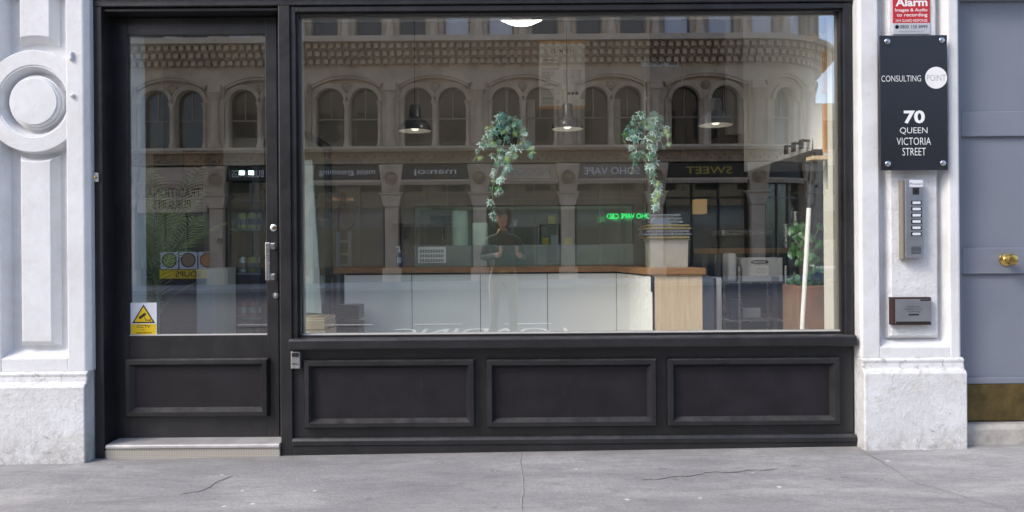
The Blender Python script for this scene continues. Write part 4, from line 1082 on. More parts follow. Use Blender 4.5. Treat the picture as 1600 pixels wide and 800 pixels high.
for i, (a, b, c, m, lab) in enumerate(((1141, 1160, 470, 'navy', 'blue box on the lower wire shelf'), (1162, 1195, 486, 'card_white', 'stack of white cartons lying on the lower wire shelf'), (1185, 1222, 496, 'terracotta', 'brown tray on the lower wire shelf'))):
    tag(B(PX(a, YQ+.06), PX(b, YQ+.06), YQ+.06+.1*i, YQ+.12+.1*i, ws[1]+.001, PZ(c, YQ+.06)).build('shelf_item', m, bevel=.003), lab, 'box')
tag(B(PX(1078, 2.65), PX(1158, 2.65), 2.65, 2.70, FZ, PZ(322, 2.65)).build('blue_door', 'navy', bevel=.004), 'dark blue panel door at the back of the shop', 'door')
t = thing('wall_screen', 'black screen on a pole hanging at the back right', 'screen', (PX(1065, 2.4), 2.4, 2.0))
B(PX(1030, 2.4), PX(1090, 2.4), 2.4, 2.45, PZ(290, 2.4), PZ(254, 2.4)).build('panel', 'metal_black', t, bevel=.004)
G().tube([(PX(1071, 2.45), 2.47, PZ(300, 2.4)), (PX(1071, 2.45), 2.47, CZ)], .02, 10).build('pole', 'metal_black', t)
t = thing('sunlit_box_lamp', 'square amber box lamp on the dark back wall, sunlight put in as glow', 'lamp', (PX(1094, 2.5), 2.5, PZ(336, 2.5)))
M['amber'] = mat('amber_sunlit_glow', (.75, .48, .22), .5, emit=.10)  # lamp is unlit; sunlight falling on it is put in as glow
q = R4(1088, 311, 1105, 334, 2.5); B(q[0], q[1], 2.5, 2.65, q[2], q[3]).build('shade', 'amber', t, bevel=.006)
B(q[0]-.01, q[1]+.01, 2.49, 2.66, q[3]+.0005, q[3]+.02).build('cap', 'metal_black', t)
# leaning pole
pa_ = Vector((PX(1253, .42, 520), .42, PZ(520, .42, 1253))); pb2 = Vector((PX(1264, .42, 325), .42, PZ(325, .42, 1264))); pc = Vector((PX(1277, .42, 152), .42, PZ(152, .42, 1277)))
dirp = (pa_-pb2).normalized(); foot = pa_ + dirp*((pa_.z-FZ)/-dirp.z)
t = thing('leaning_pole', 'long pole, white below and black above, leaning at the right of the window', 'pole', foot)
G().tube([foot, pb2], .014, 12).build('white_pole', 'plastic_white', t, smooth=True)
G().tube([pb2, pb2.lerp(pc, .3), pc], [.012, .010, .009], 12).build('black_pole', 'metal_black', t, smooth=True)
# pothos on a brown box
q = R4(1247, 447, 1284, 520, .62)
bb = tag(B(q[0], q[1]+.05, .62, .9, FZ, q[3]).build('brown_plinth', 'terracotta', bevel=.006), 'brown box stand under the leafy plant at the right', 'stand')
pt = thing('pothos_plant', 'leafy green pothos plant in a pot on the brown stand', 'plant', ((q[0]+q[1])/2+.01, .74, q[3]+.001))
bx0 = pt.location
G().lathe([(.05, 0), (.07, .12), (.075, .125), (.066, .125), (.06, .11), (0, .108)], tuple(bx0), 22).build('pot', 'metal_black', pt, smooth=True)
PO = [leaf_mesh('leaf', 'pothos', 'pothos', True)]
random.seed(11)
for i in range(58):
    a = random.uniform(0, 2*math.pi); rr = random.uniform(.0, .10); hz = random.uniform(-.06, .34)
    base = Vector(bx0)+Vector((0, 0, .11)); p = Vector(bx0)+Vector((rr*math.cos(a), rr*math.sin(a)*.9-.02, .06+hz))
    G().tube([base, base.lerp(p, .6)+Vector((0, 0, .03)), p], .0022, 4).build('stalk', 'stem', pt)
    put_leaf(PO[0], pt, p, random.uniform(.035, .055), (random.uniform(-.8, .5), -1, random.uniform(0, .9)), random.uniform(-1, 1))
# shelf unit on the right reveal
su = thing('wall_shelf_unit', 'pine shelf unit catching light at the right end of the window', 'shelf unit', (PX(1290, .42), .45, 1.6))
B(1.95, XR-.002, .36, .40, FZ, CZ-.002).build('back_board', 'cream', su)
for (a, b) in ((18, 50), (78, 146), (162, 238)):
    x0, x1, z0, z1 = R4(1287, a, 1301, b, .28); B(x0, x1+.03, .28, .30, z0, z1).build('upright_board', 'orange_wood', su)
for py in (56, 247):
    x0, x1, z0, z1 = R4(1266, py-3, 1301, py+3, .29); B(x0, x1+.05, .262, .359, z0, z1).build('shelf', 'ply', su, bevel=.003)
tag(B(xrr+.012, 2.3, .251, .34, FZ, PZ(300, .3)).build('wall_lining', 'cream', bevel=.01), 'cream boxed lining beside the window at lower right', 'panel')
# ---------------------------------------------------------------- seen through the door
def frond(base, az, L, up, root, seed):
    rnd = random.Random(seed); g = G(); pts = []
    for i in range(13):
        u = i/12; r_ = L*u*math.cos(up*(1-u*.9)); z = L*(math.sin(up)*u-.55*u*u*math.cos(up)*.9)
        pts.append(Vector(base)+Vector((r_*math.cos(az)*.62, r_*math.sin(az)*.62, z)))
    g.tube(pts, [.006*(1-.8*i/12) for i in range(13)], 5)
    for i in range(2, 13):
        for sd in (-1, 1):
            for h in (0, .5):
                p = pts[i-1].lerp(pts[i], h); d = (pts[i]-pts[i-1]).normalized(); side = d.cross(Vector((0, 0, 1))).normalized()*sd
                ln = L*.30*math.sin(math.pi*(.12+.8*i/13))*rnd.uniform(.8, 1.1)
                tip = p+(side*.8+d*.75+Vector((0, 0, -.25))).normalized()*ln; md = p.lerp(tip, .45)+Vector((0, 0, .012)); w_ = d*.007
                g.add([p-w_*.4, md-w_, tip, md+w_, p+w_*.4], [(0, 1, 3, 4), (1, 2, 3)])
    return g.build('frond', 'palm', root)
yp_ = 1.0; xp_ = PX(244, yp_)
pm = thing('palm_plant', 'feathery palm plant just inside the glass door', 'plant', (xp_, yp_, FZ))
G().lathe([(.10, 0), (.14, .22), (.15, .24), (.13, .24), (.12, .2), (0, .2)], (xp_, yp_, FZ), 24).build('pot', 'taupe_dark', pm, smooth=True)
G().tube([(xp_, yp_, FZ+.2), (xp_+.01, yp_, FZ+1.1)], .018, 8).build('stem', 'stem', pm)
for i in range(15):
    frond((xp_+.01, yp_, FZ+.62+.035*i), i*2.4, .44+.13*(i % 3), R(55+12*(i % 4)), pm, i)
def drinks_fridge(px0, px1, pyt, y, lab, cans):
    x0, x1 = PX(px0, y), PX(px1, y); zt = PZ(pyt, y, (px0+px1)/2)
    t = thing('drinks_fridge', lab, 'fridge', ((x0+x1)/2, y, FZ))
    B(x0, x1, y+.52, y+.56, FZ, zt).build('back', 'metal_black', t)
    for a in (x0, x1-.03): B(a, a+.03, y+.02, y+.519, FZ, zt).build('side', 'metal_black', t)
    B(x0+.031, x1-.031, y+.02, y+.519, zt-.03, zt).build('top', 'metal_black', t)
    B(x0, x1, y, y+.019, zt-.2, zt).build('header', 'taupe', t)
    lv = [FZ+.25, FZ+.58, FZ+.91, FZ+1.24]
    for zz in lv: B(x0+.031, x1-.031, y+.04, y+.5, zz-.012, zz).build('shelf', 'steel_dull', t)
    B(x0+.03, x1-.03, y+.021, y+.027, FZ+.05, zt-.201).build('door_pane', 'case_glass', t)
    for xx in (x0+.10, x0+.17): G().lathe([(.02, 0), (.02, .03)], (xx, y+.1, zt-.26), 12).build('lamp', 'fridge_lamp', t)
    return t, lv, x0, x1
tf, lv, x0, x1 = drinks_fridge(350, 412, 216, 1.3, 'tall black drinks fridge behind the glass door', None)
ORD = ('first', 'second', 'third', 'fourth', 'fifth')
def can(x, y, z, m, lab, grp):
    t = thing('drink_can', lab, 'can', (x, y, z), grp)
    G().lathe([(.026, 0), (.033, .008), (.033, .108), (.027, .12), (.025, .118), (0, .117)], (x, y, z+.001), 16).build('body', m, t, smooth=True)
    G().lathe([(.0335, .03), (.0335, .075)], (x, y, z+.001), 16).build('band', 'can_purple' if m != 'can_red' else 'can_silver', t, smooth=True)
for i in range(5):
    can(x0+.10+.075*i, 1.40, lv[2], ('can_silver', 'can_yellow')[i % 2], ORD[i]+' silver and yellow can from the left on the middle drinks fridge shelf', 'cans on the middle fridge shelf')
    can(x0+.10+.075*i, 1.40, lv[1], 'can_red', ORD[i]+' red can on the lower shelf of the drinks fridge, counted from the left', 'red cans on the lower fridge shelf')
    can(x0+.10+.075*i, 1.40, lv[3], 'can_yellow', ORD[i]+' yellow can on the upper shelf of the drinks fridge, counted from the left', 'cans on the upper fridge shelf')
q = R4(307, 420, 336, 540, .9)
tag(B(q[0], q[1], .9, 1.3, FZ, q[3]).build('pale_cabinet', 'pale_grey', bevel=.004), 'pale narrow cabinet behind the lower door glass', 'cabinet')
q = R4(262, 400, 306, 540, 1.0)
tag(B(q[0]-.04, q[1], 1.0, 1.4, FZ, q[3]+.02).build('dark_cabinet', 'taupe_dark', bevel=.004), 'dark low cabinet behind the palm', 'cabinet')
t = thing('wall_air_unit', 'boxy dark unit hanging high behind the door glass', 'air unit', (PX(308, 1.6), 1.6, PZ(300, 1.6)))
q = R4(288, 238, 362, 265, 1.6); B(q[0], q[1], 1.6, 2.0, q[2], q[3]).build('casing', 'terracotta', t, bevel=.004)
B(q[0]-.012, q[1]+.012, 1.59, 2.01, q[3]+.0005, q[3]+.02).build('lid', 'metal_black', t)
B(q[0]-.25, q[0]-.013, 1.62, 2.0, FZ, q[3]-.01).build('side_cabinet', 'taupe_dark', t, bevel=.004)
G().lathe([(.06, 0), (.06, -.006), (.048, -.006), (.048, 0)], ((q[0]+q[1])/2+.03, 1.5995, (q[2]+q[3])/2), 24, 'y').build('round_emblem', 'text_black', t)
for xx in (q[0]+.01, q[1]-.03): B(xx, xx+.02, 1.62, 1.66, FZ, q[2]-.001).build('post', 'metal_black', t)
# ================================================================== BUILDING ACROSS THE STREET (seen mirrored in the glass)
VD = 27.5; K = VD/F
YO = 2*YG-(VD-D)                           # its street face
def OX(px): return (px-795)*K
def OZ(py): return H+(388-py)*K
S0 = OX(1180); RC = 3.3                    # where the corner begins to turn, and its radius
ob = thing('corner_building', 'brown sandstone Victorian corner building across the street with arched windows', 'building', (0, YO, 0))
def bend(s, d, z):
    if s <= S0: return (s, YO+d, z)
    a = (s-S0)/RC; r = RC+d
    return (S0+r*math.sin(a), YO-RC+r*math.cos(a), z)
class C(G):
    """builds in (s, outward, z) and bends round the corner"""
    def sbox(s, s0, s1, d0, d1, z0, z1):
        n = 1 if s1 <= S0+.01 else max(1, int((s1-max(s0, S0))/.25)+1)
        cuts = [s0+(s1-s0)*i/n for i in range(n+1)]
        if s0 < S0 < s1: cuts = [s0]+[S0+(s1-S0)*i/n for i in range(n+1)]
        for a, b in zip(cuts[:-1], cuts[1:]): s.box(a, b, d0, d1, z0, z1)
        return s
    def done(s, name, m, parent, **kw):
        s.mapped(bend); return s.build(name, m, parent, **kw)
def column(g, sc, dc, z0, z1, r, cap, base):
    g.lathe([(r*1.45, z0), (r*1.45, z0+base*.5), (r*1.2, z0+base*.6), (r*1.25, z0+base*.8), (r, z0+base), (r*.92, z1-cap), (r*1.05, z1-cap+.02), (r*1.0, z1-cap*.8), (r*1.5, z1-cap*.15), (r*1.7, z1-cap*.1), (r*1.7, z1)], (sc, dc, 0), 12)
BAY = 138*K; S_ = [OX(612)+BAY*i for i in range(-5, 5)]
S_.append(S0+.02)
S_ = [x for x in S_ if x < S0-1]+[S0+.12]
bays = list(zip(S_[:-1], S_[1:]))
bays.append((S_[-1], S_[-1]+2.45)); bays.append((S_[-1]+2.45, S_[-1]+5.0))
zST, zFR, zSG0, zSG1 = OZ(229), OZ(254), OZ(279), OZ(257)
zsp, zwb = OZ(157), OZ(226)
SA, SB = S_[0]-.3, bays[-1][1]+.3
def arch_wall(g, s0, s1, z0, z1, d0, d1, holes):
    """wall strip pierced by round headed openings (centre, half width, sill, springing)"""
    cuts = [s0]; 
    for c, hw, zs, zp in holes:
        g.sbox(cuts[-1], c-hw, d0, d1, z0, z1) if c-hw-cuts[-1] > .01 else None
        if zs > z0: g.sbox(c-hw, c+hw, d0, d1, z0, zs)
        n = 14
        for i in range(n):
            a0, a1 = math.pi-math.pi*i/n, math.pi-math.pi*(i+1)/n
            xa, xb = c+hw*math.cos(a0), c+hw*math.cos(a1); za, zb_ = zp+hw*math.sin(a0), zp+hw*math.sin(a1)
            g.prism([(xa, za), (xb, zb_), (xb, z1), (xa, z1)], d0, d1)
        cuts.append(c+hw)
    g.sbox(cuts[-1], s1, d0, d1, z0, z1)
def arc_band(g, c, zp, r0, r1, d0, d1, a0=0, a1=180, n=16, sx=1.0):
    for i in range(n):
        p, q = R(a0+(a1-a0)*i/n), R(a0+(a1-a0)*(i+1)/n)
        g.prism([(c+r0*sx*math.cos(p), zp+r0*math.sin(p)), (c+r0*sx*math.cos(q), zp+r0*math.sin(q)), (c+r1*sx*math.cos(q), zp+r1*math.sin(q)), (c+r1*sx*math.cos(p), zp+r1*math.sin(p))], d0, d1)
for bi, (a, b) in enumerate(bays):
    wdt = b-a; c = (a+b)/2; single = wdt < 2.7
    hw = .52 if not single else .48
    cs = [c-.625*wdt/3.2, c+.625*wdt/3.2] if not single else [c]
    g = C(); arch_wall(g, a+.31, b-.31, zST, OZ(113), -.55, -.14, [(q, hw, zwb, zsp) for q in cs]); g.done('window_wall', 'stone', ob)
    # plain wall over, with segmental recess hood
    # segmental hood moulding
    rh = (wdt-.6)/2; rise = .36; Rr = (rh*rh+rise*rise)/(2*rise); ang = math.degrees(math.asin(min(1, rh/Rr)))
    zc = OZ(113)-Rr
    g = C(); nn_ = 14; g.sbox(a, c-rh, -.5, -.02, OZ(131)+.001, OZ(100)); g.sbox(c+rh, b, -.5, -.02, OZ(131)+.001, OZ(100))
    for i in range(nn_):
        xa, xb = c-rh+2*rh*i/nn_, c-rh+2*rh*(i+1)/nn_
        g.prism([(xa, zc+math.sqrt(Rr*Rr-(xa-c)**2)), (xb, zc+math.sqrt(Rr*Rr-(xb-c)**2)), (xb, OZ(100)), (xa, OZ(100))], -.5, -.02)
    g.done('upper_wall', 'stone', ob)
    g = C(); arc_band(g, c, zc, Rr-.09, Rr, -.10, .10, 90-ang, 90+ang, 14)
    arc_band(g, c, zc, Rr-.18, Rr-.091, -.10, .04, 90-ang, 90+ang, 14); g.done('segmental_hood', 'stone', ob)
    # archivolts
    for q in cs:
        g = C(); arc_band(g, q, zsp, hw+.001, hw+.07, -.13, -.04); arc_band(g, q, zsp, hw+.071, hw+.15, -.13, -.01); g.done('window_arch', 'stone', ob)
        wn = C(); wn.sbox(q-hw-.02, q+hw+.02, -.42, -.38, zwb, zsp+hw+.02); wo = wn.done('window', 'dark_pane', ob)
        g = C(); g.sbox(q-hw, q+hw, -.379, -.33, (zwb+zsp)/2+.18, (zwb+zsp)/2+.23); g.sbox(q-.02, q+.02, -.379, -.34, (zwb+zsp)/2+.231, zsp+hw*.9)
        for sd in (-1, 1): g.sbox(q+sd*hw-.03, q+sd*hw+.03, -.379, -.34, zwb, zsp)
        g.done('sash_bars', 'sash', wo)
        if (bi*7+int(q*10)) % 3 != 0:
            g = C(); wd_ = hw*(.3+.5*((bi*5+int(q*7)) % 4)/4); g.sbox(q-hw+.05, q-hw+.05+wd_, -.3795, -.374, zwb+.04, zsp+.1); g.done('blind', 'curtain', wo)
    if not single:
        g = C(); g.lathe([(.17, -.13), (.17, -.06), (.13, -.04), (.10, -.07), (.05, -.05), (0, -.05)], (c, 0, OZ(133)), 16, 'y'); g.done('rosette', 'stone_dark', ob)
        g = C(); column(g, c, -.06, zST+.02, zsp+.02, .10, .24, .22); g.done('colonnette', 'stone', ob, smooth=True)
    for q in (a+.40, b-.40):
        g = C(); column(g, q, -.06, zST+.02, zsp+.02, .085, .24, .22); g.done('colonnette', 'stone', ob, smooth=True)
    # frieze with small relief
    g = C(); g.sbox(a, b, -.5, .0, zFR, OZ(236)-.001)
    rnd = random.Random(bi); n = int(wdt/.16)
    for i in range(n): 
        s_ = a+.05+i*wdt/n; g.lathe([(.065, 0.0), (.05, .05), (.02, .07), (0, .07)], (s_+.05, 0, (zFR+OZ(236))/2+.06*(1 if i % 2 else -1)), 6, 'y')
    g.done('frieze', 'stone_dark', ob)
    # shop
    shopx0, shopx1 = a+.34, b-.34
names = [('TRADITIONAL', 'stone_pale')]
for i, s_ in enumerate(S_+[bays[-2][1], bays[-1][1]]):
    # piers on both storeys
    g = C(); g.sbox(s_-.31, s_+.31, -.55, -.0, zST, OZ(131)); g.done('pier', 'stone', ob)
    g = C(); column(g, s_, .07, zST+.02, OZ(141), .15, .32, .3); g.done('column', 'stone', ob, smooth=True)
    g = C(); g.sbox(s_-.22, s_+.22, .0, .16, OZ(141)+.001, OZ(128)); g.done('impost', 'stone', ob, bevel=.02)
    g = C(); g.prism([(s_-.30, OZ(300)), (s_+.30, OZ(300)), (s_+.44, OZ(256)), (s_-.44, OZ(256))], -.5, .12); g.done('console', 'stone', ob, bevel=.02)
    g = C(); g.lathe([(.25, .12), (.25, .17), (.20, .19), (.17, .14), (.12, .15), (.06, .2), (0, .2)], (s_, 0, OZ(277)), 20, 'y'); g.done('roundel', 'stone_dark', ob, smooth=True)
    g = C(); g.prism([(s_-.26, OZ(322)), (s_+.26, OZ(322)), (s_+.38, OZ(303)), (s_-.38, OZ(303))], -.5, .08); g.sbox(s_-.42, s_+.42, -.5, .13, OZ(303)+.001, OZ(300)-.001); g.done('capital', 'stone_pale', ob, bevel=.015)
    g = C(); g.sbox(s_-.24, s_+.24, -.5, .03, .45, OZ(322)-.001); g.done('shaft', 'stone_pale', ob, bevel=.02)
    g = C(); g.sbox(s_-.33, s_+.33, -.5, .10, -.4, .449); g.done('base', 'stone_pale', ob, bevel=.02)
# string course, cornice, corbels
g = C(); g.sbox(SA, SB, -.4, .22, OZ(236), OZ(233)); g.sbox(SA, SB, -.4, .30, OZ(233)+.001, zST-.001); g.done('string_course', 'stone_pale', ob)
g = C(); n = int((SB-SA)/.268)
for r_, (y0, y1, d) in enumerate(((101, 92, .22), (91, 82, .42), (81, 72, .62))):
    g.sbox(SA, SB, -.4, d-.22, OZ(y0), OZ(y1)-.01)
    for i in range(n):
        s_ = SA+.268*i; g.box(s_, s_+.15, d-.221, d, OZ(y0)+.02, OZ(y1)-.03)
    g.sbox(SA, SB, -.4, d-.06, OZ(y1)-.009, OZ(y1)+.01)
o = g.done('corbel_table', 'stone', ob); o['kind'] = 'stuff'
g = C(); g.sbox(SA, SB, -.4, .78, OZ(71.5), OZ(66)); g.sbox(SA, SB, -.4, .70, OZ(66)+.001, OZ(62)); g.done('cornice', 'stone_pale', ob)
# second floor and above
zz0 = OZ(61.9); zz1 = zz0+2.6
s_ = SA; 
while s_ < SB-.7:
    g = C(); g.sbox(s_, s_+.62, -.45, -.05, zz0, zz1); g.done('upper_pier', 'stone', ob)
    g = C(); column(g, s_+.31, .06, zz0+.001, zz1, .13, .3, .42); g.done('upper_column', 'stone_pale', ob, smooth=True)
    wn = C(); wn.sbox(s_+.62, s_+1.6, -.35, -.30, zz0, zz1); wo = wn.done('window', 'dark_pane', ob)
    g = C(); g.sbox(s_+.62, s_+.68, -.299, -.2, zz0, zz1); g.sbox(s_+1.54, s_+1.6, -.299, -.2, zz0, zz1); g.sbox(s_+.681, s_+1.539, -.299, -.24, zz0+1.2, zz0+1.26); g.done('sash_bars', 'sash', wo)
    if int((s_-SA)/1.6) % 5 in (1, 2) or s_ > S0-2:
        g = C(); g.sbox(s_+.69, s_+1.53, -.2995, -.294, zz0+.02, zz1-.1); g.done('blind', 'sticker', wo)
    s_ += 1.6
g = C(); g.sbox(SA, SB, -.5, .3, zz1+.001, zz1+.6); g.done('upper_cornice', 'stone', ob)

g = G(); g.box(SA, S0, YO-9, YO-.56, -.3, zz1+.59); g.box(S0+.001, S0+RC-.7, YO-9, YO-RC, -.3, zz1+.59); g.build('core', 'taupe_dark', ob)
g = C(); g.sbox(SA, SB, -.72, -.56, -.3, zz1+.5); g.done('inner_wall', 'taupe_dark', ob)
# shops: recessed glazing, stall riser, fascia
shops = [None]*len(bays)
idx0 = [i for i, (a, b) in enumerate(bays) if abs(a-OX(478)) < .2][0]
spec = {idx0: ('mens grooming', 'taupe_dark', 'text_white', (.10, .90)), idx0+1: ('man:oj', 'taupe_dark', 'text_white', (.2, .8)), idx0+2: ('INDOCHINE', 'stone_pale', 'text_grey', (.12, .88)),
        idx0+3: ('SOHO VAPE', 'sash', 'text_white', (.1, .9)), idx0+4: ('SWEET', 'metal_black', 'can_yellow', (.2, .75)), idx0-1: ('ALBERT BUILDINGS', 'metal_black', 'text_white', (.1, .9)), idx0-2: ('TRADITIONAL\nPURSUITS', 'stone_pale', 'brown_wood', (.08, .92))}
M['shop_dark'] = mat('shop_interior_dark', (.09, .08, .072), .8, var=.4, vscale=1.5)
for bi, (a, b) in enumerate(bays):
    sp_ = spec.get(bi, ('', 'metal_black', 'text_white', (.2, .8)))
    x0, x1 = a+.33, b-.33
    g = C(); g.sbox(x0-.05, x1+.05, -.2, -.02, zSG0, zSG1); fa = g.done('fascia', sp_[1], ob)
    if sp_[0] and b <= S0+.2:
        lo, hi = sp_[3]; w_ = x1-x0; m_ = .06
        two = '\n' in sp_[0]
        # mirrored reading: facing +y, letters run towards -x
        text(sp_[0], x0+w_*(1-hi), x1-w_*lo, (zSG0+.13 if not two else OZ(322)), zSG1-.12 if not two else OZ(290), YO-.015 if not two else YO+.03, sp_[2], fa, back=True, weight=.005)
        if two:
            B(x0, x1, YO-.1, YO+.025, OZ(328), OZ(287)).build('hanging_board', 'stone_pale', fa)
    # valance teeth
    if bi in (idx0, idx0+1, idx0+2, idx0+3, idx0+4, idx0-2) or b > S0:
        g = C(); g.sbox(x0, x1, -.2, .10, OZ(283), OZ(280)); n = int((x1-x0)/.09)
        for i in range(n): g.box(x0+.09*i, x0+.09*i+.055, .04, .09, OZ(288), OZ(283)-.001)
        g.done('valance', 'stone_pale', ob)
    g = C(); g.sbox(x0, x1, -.56, -.50, .0, OZ(280)); g.done('shop_back', 'shop_dark', ob)
    g = C(); g.sbox(x0, x1, -.32, -.22, -.3, .5); g.done('stall_riser', 'taupe_dark', ob)
    g = C(); g.sbox(x0, x1, -.30, -.28, .501, OZ(281)); g.done('shop_pane', 'case_glass', ob)
    g = C()
    for f_ in (0, .33, .66, 1): g.sbox(x0+(x1-x0-.07)*f_, x0+(x1-x0-.07)*f_+.07, -.34, -.22, .5, OZ(281))
    g.sbox(x0, x1, -.33, -.23, OZ(312), OZ(309)); g.done('shop_frame', 'sash' if bi != idx0+4 else 'metal_black', ob)
a, b = bays[idx0+3]
nz = thing('neon_sign', 'green neon SOHO VAPE CBD sign in the shop window across the street', 'neon sign', (OX(985), YO-.2, OZ(340)))
text('SOHO VAPE CBD', OX(950), OX(1023), OZ(342.5), OZ(334.5), YO-.215, 'neon', nz, back=True, weight=.0)
text('VIET', OX(785), OX(809), OZ(354), OZ(342), YO-.27, 'text_white', bpy.data.objects['corner_building'], back=True, weight=.01)
text('ELX', OX(1000), OX(1016), OZ(368), OZ(360), YO-.27, 'text_white', ob, back=True)
text('49', OX(338), OX(348), OZ(378), OZ(369), YO+.036, 'text_black', ob, back=True)
qs = thing('street_name_plate', 'white QUEEN VICTORIA STREET name plate on the building across the street', 'street sign', (OX(1030), YO, OZ(106)))
B(OX(1005), OX(1062), YO-.018, YO+.02, OZ(106), OZ(94)).build('plate', 'plastic_white', qs)
text('QUEEN VICTORIA\nSTREET EC4', OX(1008), OX(1046), OZ(104.5), OZ(95.5), YO+.022, 'text_black', qs, back=True)
B(OX(1047), OX(1060), YO+.0205, YO+.024, OZ(104.5), OZ(95.5)).build('crest', 'taupe', qs)
# food posters and yellow strip in the first shop
a, b = bays[idx0-2]
for i, cpx in enumerate((258, 288, 318)):
    t = thing('food_poster', ('green salad bowl poster in the shop window across the street', 'dark noodle bowl poster in the shop window across the street', 'brown soup bowl poster in the shop window across the street')[i], 'poster', (OX(cpx), YO-.21, OZ(417)))
    B(OX(cpx-14), OX(cpx+14), YO-.215, YO-.20, OZ(417), OZ(390)).build('sheet', 'sticker', t)
    G().lathe([(.27, 0), (.27, .02), (.24, .021), (.24, .012), (0, .012)], (OX(cpx), YO-.20, OZ(403)), 20, 'y').build('bowl', ('metal_black', 'metal_black', 'terracotta')[i], t)
    G().lathe([(.235, 0), (0, .006)], (OX(cpx), YO-.187, OZ(403)), 20, 'y').build('food', ('palm', 'card', 'orange_wood')[i], t)
sb_ = thing('soup_banner', 'yellow SOUPS strip under the food posters across the street', 'banner', (OX(288), YO-.21, OZ(432)))
B(OX(242), OX(334), YO-.215, YO-.195, OZ(432), OZ(418)).build('strip', 'yellow', sb_)
text('SOUPS', OX(268), OX(308), OZ(429.5), OZ(420.5), YO-.192, 'text_black', sb_, back=True, weight=.01)

fb = thing('far_building', 'pale stone office block further down the side street behind the corner building', 'building', (26, -52, 0))
B(17.5, 40, -62, -48, -.5, 11).build('wall', 'stone_pale', fb)
for i in range(6):
    for j in range(3):
        wo = B(18.6+3.2*i, 20.2+3.2*i, -48.0, -47.98, 1.6+3.1*j, 3.6+3.1*j).build('window', 'dark_pane', fb)
        B(18.5+3.2*i, 20.3+3.2*i, -48.0, -47.8, 1.4+3.1*j, 1.59+3.1*j).build('sill', 'stone', wo)

# ================================================================== THE PHOTOGRAPHER (seen mirrored in the glass)
def skin_mesh(verts, edges, radii, root=0, sub=1):
    me = bpy.data.meshes.new('t'); me.from_pydata(verts, edges, []); o = bpy.data.objects.new('t', me); col.objects.link(o)
    md = o.modifiers.new('s', 'SKIN'); md.use_smooth_shade = True
    for i, r in enumerate(radii):
        sv = me.skin_vertices[0].data[i]; sv.radius = (r, r) if not isinstance(r, tuple) else r; sv.use_root = (i == root)
    if sub: o.modifiers.new('u', 'SUBSURF').levels = sub; o.modifiers['u'].render_levels = sub
    dg = bpy.context.evaluated_depsgraph_get(); m2 = bpy.data.meshes.new_from_object(o.evaluated_get(dg))
    r_ = ([tuple(v.co) for v in m2.vertices], [list(p.vertices) for p in m2.polygons])
    bpy.data.objects.remove(o); bpy.data.meshes.remove(me); bpy.data.meshes.remove(m2); return r_
M['jacket'] = mat('dark_olive_jacket', (.06, .062, .05), .8, var=.3, vscale=9, bump=.3)
M['trousers'] = mat('khaki_trousers', (.22, .205, .18), .8, var=.2)
M['skin'] = mat('skin', (.50, .30, .21), .5, var=.08)
M['hair'] = mat('brown_hair', (.06, .032, .018), .5, var=.4, vscale=30)
M['shoe'] = mat('dark_shoes', (.02, .02, .02), .5)
ox, oy = -.07, -4.70
V = [(ox, oy, .84), (ox, oy+.01, .98), (ox, oy+.02, 1.14), (ox, oy+.03, 1.25), (ox, oy+.05, 1.33), (ox-.005, oy+.09, 1.41)]
E = [(0, 1), (1, 2), (2, 3), (3, 4), (4, 5)]; RD = [(.15, .115), (.135, .10), (.155, .11), (.13, .085), (.055, .055), (.05, .05)]
for sd in (-1, 1):
    n = len(V)
    V += [(ox+sd*.17, oy+.03, 1.255), (ox+sd*.25, oy+.06, 1.03), (ox+.07+sd*.135, oy+.26, 1.06), (ox+.07+sd*.098, oy+.32, 1.085)]
    RD += [.062, .048, .036, .028]; E += [(3, n), (n, n+1), (n+1, n+2), (n+2, n+3)]
    n = len(V)
    V += [(ox+sd*.10, oy, .76), (ox+sd*.11, oy+.02, .44), (ox+sd*.12, oy-.02, .08), (ox+sd*.13, oy+.13, .035)]
    RD += [.092, .062, .045, .038]; E += [(0, n), (n, n+1), (n+1, n+2), (n+2, n+3)]
bv, bf = skin_mesh(V, E, RD)
def pick(c):
    x, y, z = c
    if z < .10: return 3
    if z < .84: return 1
    if z > 1.345 and abs(x-ox) < .1: return 2
    if y > oy+.27: return 2
    return 0
g = G(); g.add(bv, bf); g.m = [pick(sum((Vector(bv[i]) for i in f), Vector())/len(f)) for f in bf]
# hands: palm and five fingers each, closing round the phone's ends
for sd in (-1, 1):
    wx = ox+.07+sd*.098
    for k_ in range(5):
        if k_ < 4:
            zf = 1.165-.021*k_; ln = (.9, 1.0, .95, .75)[k_]
            pts = [(wx, oy+.325, 1.10), (wx+sd*.002, oy+.355, zf-.006), (wx+sd*.004-sd*.008, oy+.374, zf), (wx-sd*.022*ln, oy+.378, zf+.003), (wx-sd*.036*ln, oy+.370, zf+.003)]
        else:
            pts = [(wx, oy+.325, 1.095), (wx-sd*.012, oy+.345, 1.10), (wx-sd*.03, oy+.352, 1.118), (wx-sd*.042, oy+.352, 1.138), (wx-sd*.045, oy+.353, 1.15)]
        fv, ff = skin_mesh(pts, [(i, i+1) for i in range(4)], [.016, .0105, .009, .0085, .007])
        g.mi = 2; g.add(fv, ff)
ph = thing('person', 'person in a dark jacket photographing the shop with a phone held in both hands', 'person', (ox, oy, gz(ox)))
o = g.build('body', ['jacket', 'trousers', 'skin', 'shoe'], ph, smooth=True)
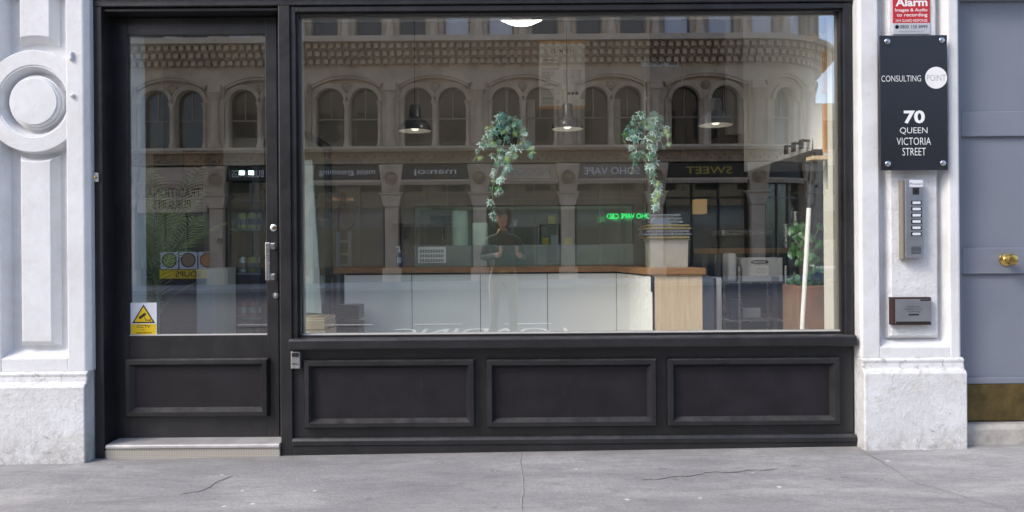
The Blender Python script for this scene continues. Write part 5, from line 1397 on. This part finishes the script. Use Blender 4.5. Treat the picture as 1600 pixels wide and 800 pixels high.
# head
hc = Vector((ox-.008, oy+.12, 1.50)); g = G()
vs = []; fs = []; nu, nv = 24, 16
for j in range(nv+1):
    th = math.pi*j/nv
    for i in range(nu):
        a = 2*math.pi*i/nu; x = math.sin(th)*math.cos(a); y = math.sin(th)*math.sin(a); z = math.cos(th)
        w_ = 1-.28*max(0, -z)**1.3; nose = .022*max(0, 1-abs(x)/.16)*max(0, 1-abs(z+.12)/.26) if y > .4 else 0
        eye = -.008*max(0, 1-abs(abs(x)-.38)/.2)*max(0, 1-abs(z-.06)/.18) if y > .4 else 0
        chin = .012*max(0, 1-abs(z+.8)/.3) if y > 0 else 0
        vs.append(hc+Vector((x*.074*w_, y*(.092*w_)+nose+eye+chin, z*.112)))
for j in range(nv):
    for i in range(nu): fs.append((j*nu+i, j*nu+(i+1) % nu, (j+1)*nu+(i+1) % nu, (j+1)*nu+i))
g.add(vs, fs)
for sd in (-1, 1): g.lathe([(.006, 0), (.024, .006), (.026, .012), (.012, .014)], (hc.x+sd*.071, hc.y-.005, hc.z-.005), 12, 'x')
hd = g.build('head', 'skin', ph, smooth=True)
for sd in (-1, 1): G().lathe([(.0, .008), (.009, .003), (.011, 0)], (hc.x+sd*.029, hc.y+.077, hc.z+.008), 12, 'y').build('eye', 'text_black', hd, smooth=True)
G().tube([(hc.x-.024, hc.y+.079, hc.z-.062), (hc.x, hc.y+.088, hc.z-.060), (hc.x+.024, hc.y+.079, hc.z-.062)], [.003, .0055, .003], 8).build('mouth', 'red', hd, smooth=True)
rnd = random.Random(4); g = G()
for i in range(190):
    a = rnd.uniform(0, 2*math.pi); th = math.acos(rnd.uniform(-.35, 1)); d = Vector((math.sin(th)*math.cos(a), math.sin(th)*math.sin(a), math.cos(th)))
    if d.y > .35 and d.z < .55: continue
    p0 = hc+Vector((d.x*.076, d.y*.094, d.z*.114)); dn = Vector((d.x*.3, d.y*.3-.1, -1)); dn = (dn-d*dn.dot(d)).normalized()
    g.tube([p0, p0+dn*.04+d*.012, p0+dn*.09+d*.008], [.011, .012, .004], 5)
g.build('hair', 'hair', ph, smooth=True)
mp = thing('mobile_phone', 'dark mobile phone held up sideways by the photographer', 'phone', (ox+.07, oy+.362, 1.11))
B(ox+.07-.082, ox+.07+.082, oy+.359, oy+.367, 1.108, 1.182).build('case', 'text_black', mp, bevel=.003)
G().lathe([(.008, 0), (.008, .002), (0, .002)], (ox+.07, oy+.367, H), 14, 'y').build('lens_ring', 'steel_dull', mp)
